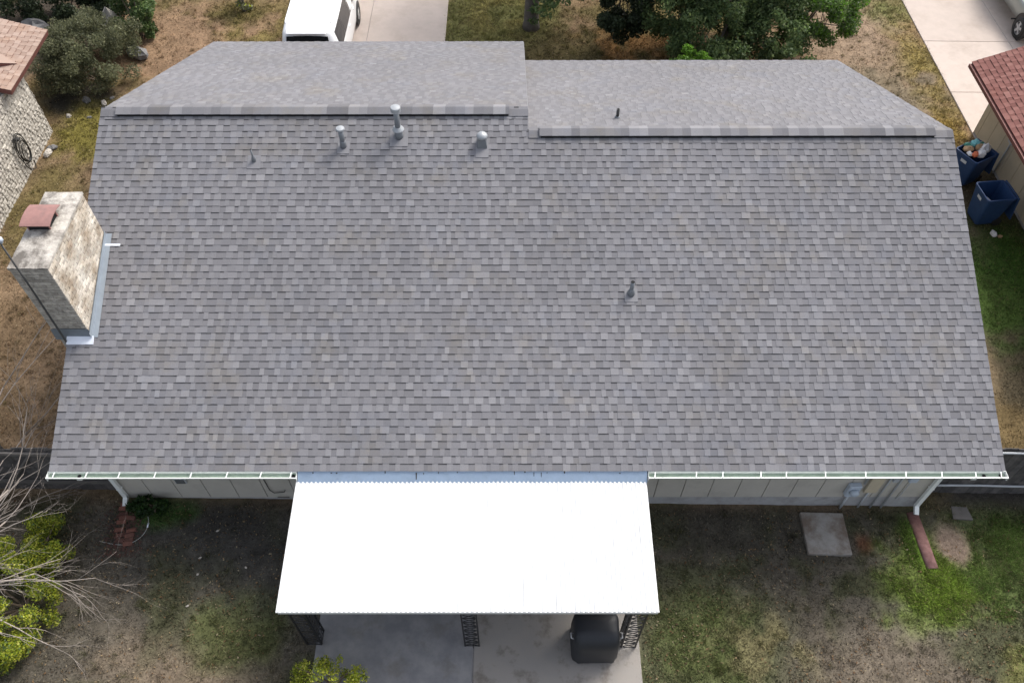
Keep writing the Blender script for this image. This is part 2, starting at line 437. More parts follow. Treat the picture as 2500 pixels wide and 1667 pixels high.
# ------------------------------------------------------------------ ground
def zone(x, y):
    """albedo of the soil / lawn, and (density, height) of the grass on it"""
    n1 = fbm(x*.35, y*.35, 1); n2 = fbm(x*1.1, y*1.1, 5); n3 = fbm(x*3.2, y*3.2, 9, 3)
    n4 = fbm(x*.8+50, y*.8, 21)
    c = np.zeros(x.shape + (3,)); g = np.zeros(x.shape)
    def mix(colr, f, gr=None):
        nonlocal c, g
        f = np.clip(f, 0, 1)[..., None]
        c = c*(1-f) + np.array(colr)*f
        if gr is not None: g = g*(1-f[..., 0]) + gr*f[..., 0]
    def blob(cx, cy, rx, ry, soft=.5, amp=.9):
        d = np.sqrt(((x-cx)/rx)**2 + ((y-cy)/ry)**2) + (n2-.5)*amp + (n3-.5)*amp*.6
        return 1 - sstep(1-soft, 1+soft*.4, d)
    # front: dry tan
    mix((.185, .125, .075), np.ones_like(x), .35)
    mix((.12, .095, .042), sstep(.45, .65, n1), .5)
    # front centre lawn, olive green to straw
    mix((.145, .14, .052), blob(8.2, 19.5, 2.6, 3.2), .9)
    mix((.19, .165, .06), blob(8.6, 19.8, 1.6, 2.0)*sstep(.4, .6, n4), .9)
    # under the oaks
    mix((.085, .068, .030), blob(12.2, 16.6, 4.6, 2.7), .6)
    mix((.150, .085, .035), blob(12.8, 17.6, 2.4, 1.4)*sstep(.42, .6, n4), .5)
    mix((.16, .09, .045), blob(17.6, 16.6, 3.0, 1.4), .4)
    # front right tan
    mix((.225, .165, .115), blob(20.6, 18.6, 2.6, 4.6), .3)
    mix((.155, .125, .085), blob(21.0, 15.0, 2.4, 2.4), .35)
    mix((.235, .185, .065), blob(22.75, 17.2, .9, 4.4, .9, 1.6)*sstep(.3, .62, n2)*.9, .9)
    mix((.21, .15, .045), blob(22.4, 13.6, .9, 1.2, .8, 1.4), .9)
    mix((.13, .145, .05), blob(22.6, 20.8, 1.0, 1.3, .9, 1.3)*.8, .9)
    # front left
    mix((.21, .14, .088), blob(-2.2, 17.6, 2.7, 4.0), .3)
    mix((.16, .125, .05), blob(.2, 18.2, 1.6, 2.4)*sstep(.35, .55, n4), .6)
    mix((.11, .088, .035), blob(-1.0, 19.5, 1.3, 1.0), .7)
    mix((.06, .05, .04), blob(-7.5, 18.5, 2.6, 3.0), .3)
    mix((.05, .045, .035), blob(-5.0, 14.4, 1.3, 1.0), .3)
    # left side yard
    ls = (1-sstep(-.6, .4, x-0.0)) * (1-sstep(12.2, 14.0, y+(n2-.5)*2)) * sstep(-1.5, .8, y)
    mix((.150, .105, .064), ls, .5)
    mix((.185, .130, .082), ls*sstep(.45, .6, n2), .5)
    mix((.15, .13, .035), blob(-4.2, 12.8, 1.3, 1.5), .8)
    mix((.125, .10, .042), blob(-4.6, 9.6, 1.0, 2.2)*.9, .6)
    mix((.09, .07, .045), blob(-1.6, 9.0, 1.6, 4.0)*.7, .4)
    # right side yard
    rs = sstep(17.6, 18.6, x) * (1-sstep(11.6, 12.6, y)) * sstep(.2, .9, y)
    mix((.085, .07, .045), rs, .5)
    mix((.055, .105, .022), rs*blob(22.2, 7.2, 1.9, 2.6, .5), 1.0)
    mix((.075, .12, .03), rs*blob(21.6, 6.4, .9, 1.4)*sstep(.4, .6, n4), 1.0)
    mix((.19, .145, .09), rs*blob(20.0, 4.6, .8, 2.4), .3)
    mix((.15, .11, .055), rs*blob(19.8, 2.4, 1.4, 1.5), .5)
    mix((.05, .045, .04), rs*blob(20.2, .9, 2.5, .6), .2)
    # back yard
    by = 1-sstep(.2, .9, y)
    mix((.088, .078, .062), by, .45)
    mix((.062, .066, .034), by*sstep(.46, .62, n2)*.8, .65)
    mix((.175, .138, .10), by*blob(2.6, -3.6, 1.9, 1.4, .7), .35)
    mix((.085, .10, .035), by*blob(3.3, -2.2, 1.1, .9)*.8, .8)
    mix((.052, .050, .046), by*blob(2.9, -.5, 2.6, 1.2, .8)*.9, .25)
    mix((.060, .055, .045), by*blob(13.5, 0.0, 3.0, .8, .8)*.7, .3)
    mix((.05, .09, .025), by*blob(1.25, .35, .75, .45), .9)
    mix((.085, .105, .035), by*blob(12.6, -2.4, 1.5, 1.6, .8)*.85, .9)
    mix((.145, .13, .068), by*blob(13.9, -2.5, 1.3, 1.0, .8)*sstep(.4, .6, n3), .8)
    mix((.145, .12, .092), by*blob(16.2, -3.0, 2.0, 1.1, .8)*.85, .35)
    mix((.15, .15, .05), by*blob(18.9, -2.9, .8, .7)*.8, .8)
    mix((.125, .185, .026), by*blob(17.8, -1.1, 1.45, 1.15, .75, 1.4), 1.0)
    mix((.080, .125, .030), by*blob(19.2, -.7, 1.4, 1.8, .8, 1.5), 1.0)
    mix((.09, .15, .025), by*blob(17.35, -.2, .30, .7, .8), 1.0)
    mix((.21, .16, .125), by*blob(18.15, -.25, .42, .52, .7, 1.3), .1)
    mix((.14, .06, .032), by*blob(16.22, -.3, .2, .34, .9, 1.5)*.75, .2)
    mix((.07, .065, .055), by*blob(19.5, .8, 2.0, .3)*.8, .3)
    c *= (.80 + .45*n3)[..., None]
    return np.clip(c, .01, .6), g

def grid_lines(lo, hi, step, far):
    a = np.arange(lo, hi + 1e-6, step)
    k = np.array([1, 3, 8, 20, 50, 120, far])
    return np.concatenate([(lo - k)[::-1], a, hi + k])
gx = grid_lines(-12, 30, .11, 400); gy = grid_lines(-6, 24, .11, 400)
GX, GY = np.meshgrid(gx, gy)
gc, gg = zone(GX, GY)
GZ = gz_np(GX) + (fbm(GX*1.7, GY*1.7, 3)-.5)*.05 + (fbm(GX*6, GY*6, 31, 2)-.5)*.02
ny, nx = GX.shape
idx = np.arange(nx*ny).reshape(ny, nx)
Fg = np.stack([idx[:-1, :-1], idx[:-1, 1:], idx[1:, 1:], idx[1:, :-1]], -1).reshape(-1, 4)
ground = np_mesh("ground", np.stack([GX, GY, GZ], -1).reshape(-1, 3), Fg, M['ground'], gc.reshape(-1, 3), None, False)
tag(ground, kind='structure')

# rectangles where no grass grows (house, slabs, drives, neighbours)
BARE = [(.3, 17.7, .5, 13.9), (1.0, 6.45, 13.5, 40), (4.9, 11.3, -4.4, .8), (14.95, 15.98, -.56, .4), (23.35, 40, -3, 60),
        (-40, -5.2, -10, 12.9), (17.33, 17.7, -.85, .5)]
def grass(name, n, x0, x1, y0, y1, hmin, hmax, label, seed, bright=1.0, gmin=.0, wid=.011):
    r = np.random.default_rng(seed)
    x = r.uniform(x0, x1, n); y = r.uniform(y0, y1, n)
    c, g = zone(x, y)
    tuft = sstep(.38, .66, fbm(x*4.5, y*4.5, 77, 3))
    keep = r.random(n) < np.clip(g*(.35+.9*tuft), .05, 1)
    c = c*(.82+.4*tuft)[:, None]
    keep &= g > gmin
    for a, b, cc, d in BARE:
        keep &= ~((x > a) & (x < b) & (y > cc) & (y < d))
    x, y, c, g = x[keep], y[keep], c[keep], g[keep]; n = len(x)
    z = gz_np(x) + (fbm(x*1.7, y*1.7, 3)-.5)*.05 + (fbm(x*6, y*6, 31, 2)-.5)*.02 - .006
    h = r.uniform(hmin, hmax, n) * (.45 + .75*g)
    an = r.uniform(0, 2*np.pi, n); lean = r.uniform(.6, 1.9, n)*h
    wd = r.uniform(.6, 1.5, n)*wid
    la = r.uniform(0, 2*np.pi, n)
    A = np.stack([x - np.cos(an)*wd, y - np.sin(an)*wd, z], -1)
    B = np.stack([x + np.cos(an)*wd, y + np.sin(an)*wd, z], -1)
    T = np.stack([x + np.cos(la)*lean, y + np.sin(la)*lean, z + h], -1)
    V = np.stack([A, B, T], 1).reshape(-1, 3)
    cc = c * ((.55+1.75*r.random(n)**1.6)*bright)[:, None]
    dry = r.random(n) < .16
    cc[dry] = cc[dry]*.5 + np.array((.26, .20, .12))*.55*r.uniform(.6, 1.2, dry.sum())[:, None]
    o = np_mesh(name, V, np.arange(3*n).reshape(-1, 3), M['grass'], np.repeat(np.clip(cc, 0, .7), 3, 0))
    tag(o, label, 'grass', kind='stuff')
    return o
grass("backyard_grass", 330000, -2.5, 20.5, -4.2, .7, .02, .06, 'patchy short green and straw grass of the back yard', 11)
grass("bright_grass", 110000, 16.2, 20.4, -2.6, .7, .03, .065, 'bright green lush grass beside the brown drain trough', 12, 1.12, .85)
grass("front_grass", 260000, -9, 23.6, 13.0, 22.5, .03, .085, 'dry straw and olive grass of the front lawn', 13, 1.05, wid=.015)
grass("left_side_grass", 110000, -5.3, .4, .8, 13.4, .02, .06, 'dry brown grass of the left side yard', 14)
grass("right_side_grass", 110000, 17.5, 23.4, .8, 13.2, .02, .06, 'dark green and dry grass of the right side yard', 15)

# ------------------------------------------------------------------ driveways
def slabs(name, rects, z0f, mname, thick=.11):
    """structure with one child per concrete slab; a slightly lower bed fills the joints"""
    xs = [r[0] for r in rects] + [r[1] for r in rects]; ys = [r[2] for r in rects] + [r[3] for r in rects]
    mb = MB()
    X0, X1, Y0, Y1 = min(xs), max(xs), min(ys), max(ys)
    def zz(x): return z0f(x)
    mb.add([(X0+.02, Y0+.02, zz(X0)-.3), (X1-.02, Y0+.02, zz(X1)-.3), (X1-.02, Y1-.02, zz(X1)-.3), (X0+.02, Y1-.02, zz(X0)-.3),
            (X0+.02, Y0+.02, zz(X0)+.012), (X1-.02, Y0+.02, zz(X1)+.012), (X1-.02, Y1-.02, zz(X1)+.012), (X0+.02, Y1-.02, zz(X0)+.012)],
           [(3, 2, 1, 0), (4, 5, 6, 7), (0, 1, 5, 4), (1, 2, 6, 5), (2, 3, 7, 6), (3, 0, 4, 7)])
    root = mb.build(name, M['foundation'])
    tag(root, kind='structure')
    for i, (x0, x1, y0, y1) in enumerate(rects):
        m2 = MB(); j = .007; b = .012
        vs = []
        for dz, bb in ((-.1, 0), (.035 - b, 0), (.035, b)):
            for px, py in ((x0+j+bb, y0+j+bb), (x1-j-bb, y0+j+bb), (x1-j-bb, y1-j-bb), (x0+j+bb, y1-j-bb)):
                vs.append((px, py, zz(px) + dz))
        fs = [(8, 9, 10, 11)]
        for k in range(2):
            for q in range(4):
                fs.append((k*4+q, k*4+(q+1) % 4, k*4+4+(q+1) % 4, k*4+4+q))
        m2.add(vs, fs)
        m2.build("slab", M[mname[i] if isinstance(mname, (list, tuple)) else mname], root)
    return root
slabs("driveway", [(1.05, 3.75, 13.4, 17.0), (3.75, 6.45, 13.4, 17.0), (1.05, 3.75, 17.0, 20.8), (3.75, 6.45, 17.0, 20.8),
                   (1.05, 3.75, 20.8, 25.0), (3.75, 6.45, 20.8, 25.0)], gz, 'concrete')
rd = []
for y0, y1 in ((12.4, 15.6), (15.6, 18.55), (18.55, 21.45), (21.45, 25)):
    rd += [(23.28, 26.3, y0, y1), (26.3, 29.3, y0, y1)]
slabs("driveway", rd, gz, 'concrete')
slabs("patio", [(4.95, 8.0, -3.9, .58), (8.0, 11.25, -3.9, .58)], gz, ['patio', 'patio_pale'])

# ------------------------------------------------------------------ the house
EZ = 2.5; S = .412; YR = 6.611; YL = 7.085; W = 18.076; XS = 9.09
NRM = math.sqrt(1 + S*S); EXPO = .143
house = thing("house", 'single storey house with large grey shingle roof and white gutters', 'house', (9, 6.5, 0))
HI = Matrix.Translation((-9, -6.5, 0))
def hp(o):
    """parts are modelled in world coordinates; the Empty sits at the middle of the floor"""
    o.parent = house
    o.matrix_parent_inverse = HI
    return o
roof_mb = MB()
def deck(x0, x1, yr):
    """two sloping slabs of 0.12 m with closed ends"""
    t = .012; d = .13
    for y0, y1 in ((0.02, yr), (2*yr-.02, yr)):
        z0 = EZ + S*.02 - t; z1 = EZ + S*yr - t
        a = [(x0, y0, z0), (x1, y0, z0), (x1, y1, z1), (x0, y1, z1)]
        b_ = [(p[0], p[1], p[2]-d) for p in a]
        roof_mb.add(a + b_, [(0, 1, 2, 3), (7, 6, 5, 4), (0, 4, 5, 1), (1, 5, 6, 2), (3, 2, 6, 7), (0, 3, 7, 4)])
deck(.02, XS-.02, YL)
deck(XS-.02, W-.02, YR)
roof = hp(roof_mb.build("roof", M['deck']))

def course_pieces(x0f, x1f, ncourse, seed, sd=.125):
    """yield (course, xa, xb, tooth, tone)"""
    r = random.Random(seed)
    for i in range(ncourse):
        xa = x0f(i); x1 = x1f(i)
        tooth = r.random() < .5
        while xa < x1 - .002:
            if tooth: wd = r.choice((.09, .11, .12, .14, .16, .18))
            else: wd = r.choice((.08, .10, .12, .14, .17, .20))
            xb = min(xa + wd, x1)
            if x1 - xb < .05: xb = x1
            tone = (r.gauss(.62, sd) if tooth else r.gauss(.30, sd*.8))
            if r.random() < .05: tone += .22
            yield i, xa, xb, tooth, min(max(tone, 0), 1)
            xa = xb
            if r.random() < .90: tooth = not tooth

def piece_geo(fr, i, xa, xb, tooth, tone, hs=1.0, vmax=None, expo=EXPO, wob=0.0):
    """fr(u, v, h) -> world.  returns 8 verts, faces, colours"""
    v0 = i*expo; v1 = v0 + expo + .012
    if vmax: v1 = min(v1, vmax)
    hb = (.014 if tooth else .009)*hs; ht = (.004 if tooth else .001)*hs
    g = .0004
    v0 += wob
    P = [fr(xa+g, v0, hb), fr(xb-g, v0, hb), fr(xb-g, v1, ht), fr(xa+g, v1, ht),
         fr(xa+g, v0, -.004), fr(xb-g, v0, -.004), fr(xb-g, v1, -.004), fr(xa+g, v1, -.004)]
    F = [(0, 1, 2, 3), (4, 5, 1, 0), (5, 6, 2, 1), (7, 4, 0, 3)]
    top = (v1-v0)/expo
    C = [(tone, 0, tooth), (tone, 0, tooth), (tone, top, tooth), (tone, top, tooth)]
    return P, F, C + C

def shingle_field(slopes, parent, material, name_many, place, nsep=300, hs=1.0, expo=EXPO, wob=.0):
    """slopes: list of (fr, pieces list).  The nsep largest in view become parts, the rest one stuff part."""
    items = []
    for fr, pcs in slopes:
        for (i, xa, xb, tooth, tone) in pcs:
            P, F, C = piece_geo(fr, i, xa, xb, tooth, tone, hs, None, expo, random.uniform(-wob, wob))
            items.append((P, F, C))
    sc = []
    for P, F, C in items:
        c = (Vector(P[0]) + Vector(P[2]))/2
        nrm = (Vector(P[1])-Vector(P[0])).cross(Vector(P[3])-Vector(P[0]))
        dv = CAMPOS - c
        sc.append(max(0, nrm.dot(dv.normalized()))/dv.length_squared)
    order = np.argsort(-np.array(sc))
    big = set(order[:nsep].tolist())
    V = []; FF = []; CC = []
    for k, (P, F, C) in enumerate(items):
        if k in big:
            o = np_mesh("shingle", [tuple(p) for p in P], F, material, C)
            place(o, parent)
        else:
            b = len(V)
            V.extend(tuple(p) for p in P); CC.extend(C)
            FF.extend(tuple(q+b for q in f) for f in F)
    if V:
        o = np_mesh(name_many, V, FF, material, CC)
        place(o, parent)
        o['kind'] = 'stuff'

def sub(o, parent):
    o.parent = parent
    o.matrix_parent_inverse = parent.matrix_world.inverted()
bpy.context.view_layer.update()
cs, sn = 1/NRM, S/NRM
def fr_back(u, v, h): return (u, v*cs - h*sn, EZ + v*sn + h*cs)
def fr_front(yr):
    def f(u, v, h): return (-u, 2*yr - v*cs + h*sn, EZ + v*sn + h*cs)
    return f
NB_R = int(round(YR*NRM/EXPO)); NB_L = int(math.ceil(YL*NRM/EXPO))
back = list(course_pieces(lambda i: -.02, lambda i: (W+.02 if i < NB_R else XS), NB_L-0, 3))
# drop what would poke past the ridge
back = [p for p in back if p[0]*EXPO < YL*NRM - .02]
frontL = [p for p in course_pieces(lambda i: -XS, lambda i: .02, NB_L, 4, .06) if p[0]*EXPO < YL*NRM-.12]
frontR = [p for p in course_pieces(lambda i: -W-.02, lambda i: -XS, NB_R, 5, .06) if p[0]*EXPO < YR*NRM-.12]
shingle_field([(fr_back, back), (fr_front(YL), frontL), (fr_front(YR), frontR)], roof, M['shingle'], "shingle_field", sub, wob=.0035)

# ridge: raised vent with a dark slot and cap shingles bent over it
def ridge(xa, xb, yr, vent, seed):
    r = random.Random(seed)
    zr = EZ + S*yr
    if vent:
        mb = MB()
        hw = .155
        mb.add([(xa+.02, yr-hw, zr-S*hw+.004), (xb-.02, yr-hw, zr-S*hw+.004), (xb-.02, yr, zr+.055), (xa+.02, yr, zr+.055),
                (xa+.02, yr+hw, zr-S*hw+.004), (xb-.02, yr+hw, zr-S*hw+.004),
                (xa+.02, yr-hw, zr-S*hw+.052), (xb-.02, yr-hw, zr-S*hw+.052), (xa+.02, yr+hw, zr-S*hw+.052), (xb-.02, yr+hw, zr-S*hw+.052)],
               [(0, 1, 7, 6), (6, 7, 3, 2)[:0] or (6, 7, 3, 2), (2, 3, 9, 8), (8, 9, 5, 4), (0, 6, 2, 8, 4), (1, 5, 9, 3, 7)])
        sub(mb.build("ridge_vent", M['black']), roof)
    hw = .165; lift = .070 if vent else .016
    x = xa
    k = 0
    while x < xb - .01:
        wd = r.choice((.14, .18, .20, .22, .26))
        x1 = min(x + wd, xb)
        if xb - x1 < .08: x1 = xb
        t = .011
        la = lift + .005; lb = lift + .001        # each cap laps the next
        V = []
        for xx, l in ((x - .012, lb), (x1, la)):
            for dy, dz in ((-hw, -S*hw*.92), (-.03, -.010), (0, 0), (.03, -.010), (hw, -S*hw*.92)):
                V.append((xx, yr+dy, zr+dz+l))
            for dy, dz in ((-hw, -S*hw*.92), (0, 0), (hw, -S*hw*.92)):
                V.append((xx, yr+dy, zr+dz+l-t))
        F4 = [(0, 8, 9, 1)[::-1], (1, 9, 10, 2)[::-1], (2, 10, 11, 3)[::-1], (3, 11, 12, 4)[::-1],
              (5, 13, 8, 0)[::-1], (4, 12, 15, 7)[::-1], (5, 6, 14, 13), (6, 7, 15, 14),
              (0, 1, 6, 5), (1, 2, 3, 6), (3, 4, 7, 6), (8, 13, 14, 9), (9, 14, 11, 10), (11, 14, 15, 12)]
        tone = min(max(r.gauss(.46, .34), 0), 1)
        F4 = [f for f in F4]
        V = [tuple(v) for v in V]
        o = np_mesh("ridge_cap", V, F4, M['shingle'], [(tone, 0, 1)]*len(V))
        sub(o, roof)
        x = x1; k += 1
ridge(0, .34, YL, False, 1)
ridge(.34, 8.70, YL, True, 2)
ridge(8.70, XS+.01, YL, False, 3)
ridge(XS+.03, 9.35, YR, False, 4)
ridge(9.35, 17.69, YR, True, 5)
ridge(17.69, W+.01, YR, False, 6)

# rake boards, fascia, soffit, drip edge
def part(name, mb, m, smooth=False): return hp(mb.build(name, m, None, smooth))
def rake(x0, x1, yr, both=True, ylo=None, m='trim'):
    for sgn in (0, 1):
        mb = MB()
        pts = [(yr, EZ + S*yr), ((ylo if (ylo is not None and sgn == 0) else (.03 if sgn == 0 else 2*yr-.03)), 0)]
        ya, yb = pts[1][0], pts[0][0]
        za = EZ + S*(ya if sgn == 0 else 2*yr-ya) - .008; zb = EZ + S*yr - .008
        d = .17
        vs = [(x0, ya, za), (x1, ya, za), (x1, yb, zb), (x0, yb, zb), (x0, ya, za-d), (x1, ya, za-d), (x1, yb, zb-d), (x0, yb, zb-d)]
        mb.add(vs, [(0, 1, 2, 3), (7, 6, 5, 4), (0, 4, 5, 1), (3, 2, 6, 7), (0, 3, 7, 4), (1, 5, 6, 2)])
        part("rake_board", mb, M[m])
rake(-.018, .016, YL)
rake(W-.016, W+.018, YR)
rake(XS-.015, XS+.016, YL, ylo=YR+.05, m='plate')
for (x0, x1, y, nm) in ((.02, W-.02, 0.0, 'b'), (.02, XS-.02, 2*YL, 'f'), (XS, W-.02, 2*YR, 'f')):
    mb = MB()
    if nm == 'b': mb.box(x0, x1, .022, .042, EZ-.19, EZ-.012)
    else: mb.box(x0, x1, y-.042, y-.022, EZ-.19, EZ-.012)
    part("fascia", mb, M['trim'])
mb = MB(); mb.box(.03, W-.03, .05, .62, EZ-.20, EZ-.185)
part("soffit", mb, M['siding'])
# little gable wall between the two roof heights
mb = MB()
mb.add([(XS-.05, YR, EZ+S*YR-.2), (XS-.05, 2*YL-.6, EZ+S*.6-.45), (XS-.05, 2*YL-.6, EZ+S*.6-.15), (XS-.05, YL, EZ+S*YL-.15),
        (XS-.09, YR, EZ+S*YR-.2), (XS-.09, 2*YL-.6, EZ+S*.6-.45), (XS-.09, 2*YL-.6, EZ+S*.6-.15), (XS-.09, YL, EZ+S*YL-.15)],
       [(0, 1, 2, 3), (7, 6, 5, 4)])
part("gable_infill", mb, M['siding'])

# walls: backing wall with one part per siding panel
WX0, WX1, WY0 = .42, 17.62, .60
wall_mb = MB()
BYL, BYR = 2*YL-.6, 2*YR-.6
wall_mb.box(WX0+.02, XS-.1, WY0+.02, BYL-.02, -.5, EZ-.02)
wall_mb.box(XS-.099, WX1-.02, WY0+.021, BYR-.02, -.5, EZ-.021)
for x0, x1, yr in ((WX0+.02, WX0+.06, YL), (WX1-.06, WX1-.02, YR)):      # gables
    zz = EZ + S*.62 - .18
    y0, y1 = .62, 2*yr-.62
    wall_mb.add([(x0, y0, EZ-.03), (x0, y1, EZ-.03), (x0, y1, zz), (x0, yr, EZ+S*yr-.17), (x0, y0, zz),
                 (x1, y0, EZ-.03), (x1, y1, EZ-.03), (x1, y1, zz), (x1, yr, EZ+S*yr-.17), (x1, y0, zz)],
                [(0, 4, 3, 2, 1), (5, 6, 7, 8, 9), (0, 1, 6, 5), (1, 2, 7, 6), (2, 3, 8, 7), (3, 4, 9, 8), (4, 0, 5, 9)])
wall = hp(wall_mb.build("wall", M['groove']))
def siding_run(ax, fixed, a0, a1, sgn, ztop, pw=.605, zb=lambda a: max(gz(a), -.5)+.22, topf=None):
    n = max(1, round((a1-a0)/pw)); st = (a1-a0)/n
    for k in range(n):
        p0 = a0 + k*st + .007; p1 = a0 + (k+1)*st - .007
        mb = MB()
        if ax == 'x':
            mb.bbox(p0, p1, min(fixed, fixed+.02*sgn), max(fixed, fixed+.02*sgn), .24, ztop, .004)
        else:
            mb.bbox(min(fixed, fixed+.02*sgn), max(fixed, fixed+.02*sgn), p0, p1, .24, ztop, .004)
        sub(mb.build("siding_panel", M['siding']), wall)
bpy.context.view_layer.update()
siding_run('x', WY0+.02, WX0, 4.72, -1, EZ-.205)
siding_run('x', WY0+.02, 4.72, 11.22, -1, EZ-.205)
siding_run('x', WY0+.02, 11.22, WX1, -1, EZ-.205)
siding_run('y', WX0+.02, WY0, 2.30, -1, EZ-.1)
siding_run('y', WX0+.02, 4.56, BYL, -1, EZ-.1)
siding_run('y', WX1-.02, WY0, BYR, 1, EZ-.1)
mb = MB()
mb.box(WX0+.005, WX1-.005, WY0+.008, WY0+.04, -.6, .236)
mb.box(WX0+.004, WX0+.04, WY0+.01, BYL, -.6, .236)
mb.box(WX1-.04, WX1-.004, WY0+.01, BYR, -.6, .236)
part("foundation", mb, M['foundation'])

# gutters with strap hangers
def gutter(x0, x1, straps, elbow_x=None, hole=None):
    mb = MB()
    prof = [(.018, 0.0), (.018, -.105), (-.075, -.105), (-.112, -.055), (-.120, -.012), (-.134, -.012), (-.134, -.002), (-.116, -.002), (-.104, -.050), (-.070, -.092), (.008, -.092), (.008, 0.0)]
    z = EZ - .028
    n = len(prof)
    vs = [(x0, y, z+q) for y, q in prof] + [(x1, y, z+q) for y, q in prof]
    fs = [(i, (i+1) % n, n+(i+1) % n, n+i) for i in range(n)]
    mb.add(vs, fs)
    for xx in (x0-.006, x1):
        mb.box(xx, xx+.006, -.137, .018, z-.107, z)
    g = part("gutter", mb, M['gutter'])
    mb = MB(); mb.box(x0+.008, x1-.008, -.102, .007, z-.0905, z-.078)
    sub(mb.build("gutter_trough", M['gutter_in']), g)
    bpy.context.view_layer.update()
    for sx in straps:
        mb = MB()
        mb.add([(sx, -.134, z+.004), (sx+.020, -.134, z+.004), (sx+.044, .012, z+.030), (sx+.024, .012, z+.030),
                (sx, -.134, z+.001), (sx+.020, -.134, z+.001), (sx+.044, .012, z+.026), (sx+.024, .012, z+.026)],
               [(0, 1, 2, 3), (7, 6, 5, 4), (0, 4, 5, 1), (1, 5, 6, 2), (2, 6, 7, 3), (3, 7, 4, 0)])
        sub(mb.build("strap", M['gutter']), g)
    if hole:
        for hx in hole:
            mb = MB(); mb.lathe([(.036, 0), (.036, .006)], (hx, -.048, z-.0775), 12)
            sub(mb.build("outlet", M['black']), g)
    return g
gutter(-.05, 4.67, (.06, .68, 1.30, 1.98, 2.66, 3.34, 3.98, 4.55), hole=(.53, 4.60))
gutter(11.345, 18.12, (11.44, 12.22, 12.72, 13.44, 13.92, 14.66, 15.42, 16.18, 16.86, 17.50, 17.98), hole=(17.72, 18.04))
# metal flashing strip between the gutters, over the patio cover
mb = MB()
for (ya, za, yb, zb) in ((.03, EZ+.006, -.16, EZ-.145),):
    mb.add([(4.69, ya, za), (11.32, ya, za), (11.32, yb, zb), (4.69, yb, zb), (4.69, ya-.004, za-.006), (11.32, ya-.004, za-.006), (11.32, yb-.004, zb-.006), (4.69, yb-.004, zb-.006)],
           [(3, 2, 1, 0), (4, 5, 6, 7), (0, 1, 5, 4), (2, 3, 7, 6), (1, 2, 6, 5), (3, 0, 4, 7)])
eave_flash = part("eave_flashing", mb, M['blue_flash'])
rs_ = random.Random(5)
for x, l in ((4.98, .02), (5.33, .015), (5.43, .02), (6.35, .04), (6.94, .10), (7.08, .03), (7.36, .03), (7.72, .015), (8.80, .06), (9.0, .02), (9.17, .06), (9.31, .07), (9.42, .02), (9.75, .04), (10.22, .02), (10.8, .015)):
    y0 = .012 - rs_.random()*.03
    def fz(y): return EZ + .006 + (y-.03)*(.151/.19)
    mb = MB(); wd = rs_.uniform(.006, .018)
    mb.add([(x-wd, y0, fz(y0)+.003), (x+wd, y0, fz(y0)+.003), (x+wd*.7, y0-l, fz(y0-l)+.003), (x-wd*.7, y0-l, fz(y0-l)+.003)], [(3, 2, 1, 0)])
    sub(mb.build("tar_streak", M['dark_metal']), eave_flash)

# downspouts
def downspout(x, yw, ztop, zbot, kick):
    mb = MB()
    pts = [(x, -.045, EZ-.14), (x, -.045, EZ-.20), (x, yw, EZ-.52), (x, yw, zbot+.12), (x+kick*.10, yw-.16, zbot+.03)]
    def seg(a, b, wx=.045, wy=.033):
        a = Vector(a); b = Vector(b); t = (b-a).normalized()
        sx = Vector((1, 0, 0)); sy = t.cross(sx).normalized(); sx = sy.cross(t)
        vs = [a + sx*i*wx + sy*j*wy for i, j in ((-1, -1), (1, -1), (1, 1), (-1, 1))] + [b + sx*i*wx + sy*j*wy for i, j in ((-1, -1), (1, -1), (1, 1), (-1, 1))]
        mb.add(vs, [(0, 1, 2, 3), (7, 6, 5, 4), (0, 4, 5, 1), (1, 5, 6, 2), (2, 6, 7, 3), (3, 7, 4, 0)])
    for a, b in zip(pts[:-1], pts[1:]):
        d = (Vector(b)-Vector(a)).normalized()*.012
        seg(Vector(a)-d, Vector(b)+d)
    ds = part("downspout", mb, M['gutter'])
    bpy.context.view_layer.update()
    for zz in (1.9, .75):
        m2 = MB(); m2.box(x-.052, x+.052, yw-.038, yw+.05, zz, zz+.03)
        sub(m2.build("bracket", M['gutter']), ds)
downspout(.50, .535, 2.4, .28, .0)
downspout(17.56, .535, 2.4, -.16, -.2)

# services on the rear wall
def wall_box(name, x0, x1, y0, z0, z1, m, b=.012):
    mb = MB(); mb.bbox(x0, x1, y0, .597, z0, z1, b)
    return part(name, mb, m)
em = wall_box("electric_meter_box", 15.80, 16.06, .47, .48, .92, M['meter'], .02)
bpy.context.view_layer.update()
mb = MB(); mb.lathe([(.10, 0), (.10, .05), (.085, .08), (.05, .10)], (15.93, .47, .74), 16, Matrix.Rotation(math.radians(90), 4, 'X'))
sub(mb.build("meter_dome", M['meter'], None, True), em)
mb = MB(); mb.tube([(15.93, .545, .48), (15.93, .545, -.2)], .03, 8)
sub(mb.build("conduit", M['conduit'], None, True), em)
wall_box("service_panel", 16.20, 16.48, .53, .55, 1.25, M['tan_siding'], .01)
for cx, zt, zb in ((16.12, 2.25, .9), (16.60, 2.2, -.2), (16.84, 2.2, -.2), (16.33, .55, -.2)):
    mb = MB(); mb.tube([(cx, .565, zt), (cx, .565, zb)], .021, 8)
    part("conduit", mb, M['conduit'], True)
wall_box("junction_box", 16.66, 16.78, .535, 1.0, 1.22, M['conduit'], .008)
wall_box("phone_box", 16.98, 17.16, .52, 1.02, 1.26, M['meter'], .012)
mb = MB(); mb.tube([(17.07, .57, 1.02), (17.07, .575, .4), (17.02, .575, .2)], .008, 6)
part("phone_cable", mb, M['conduit'], True)
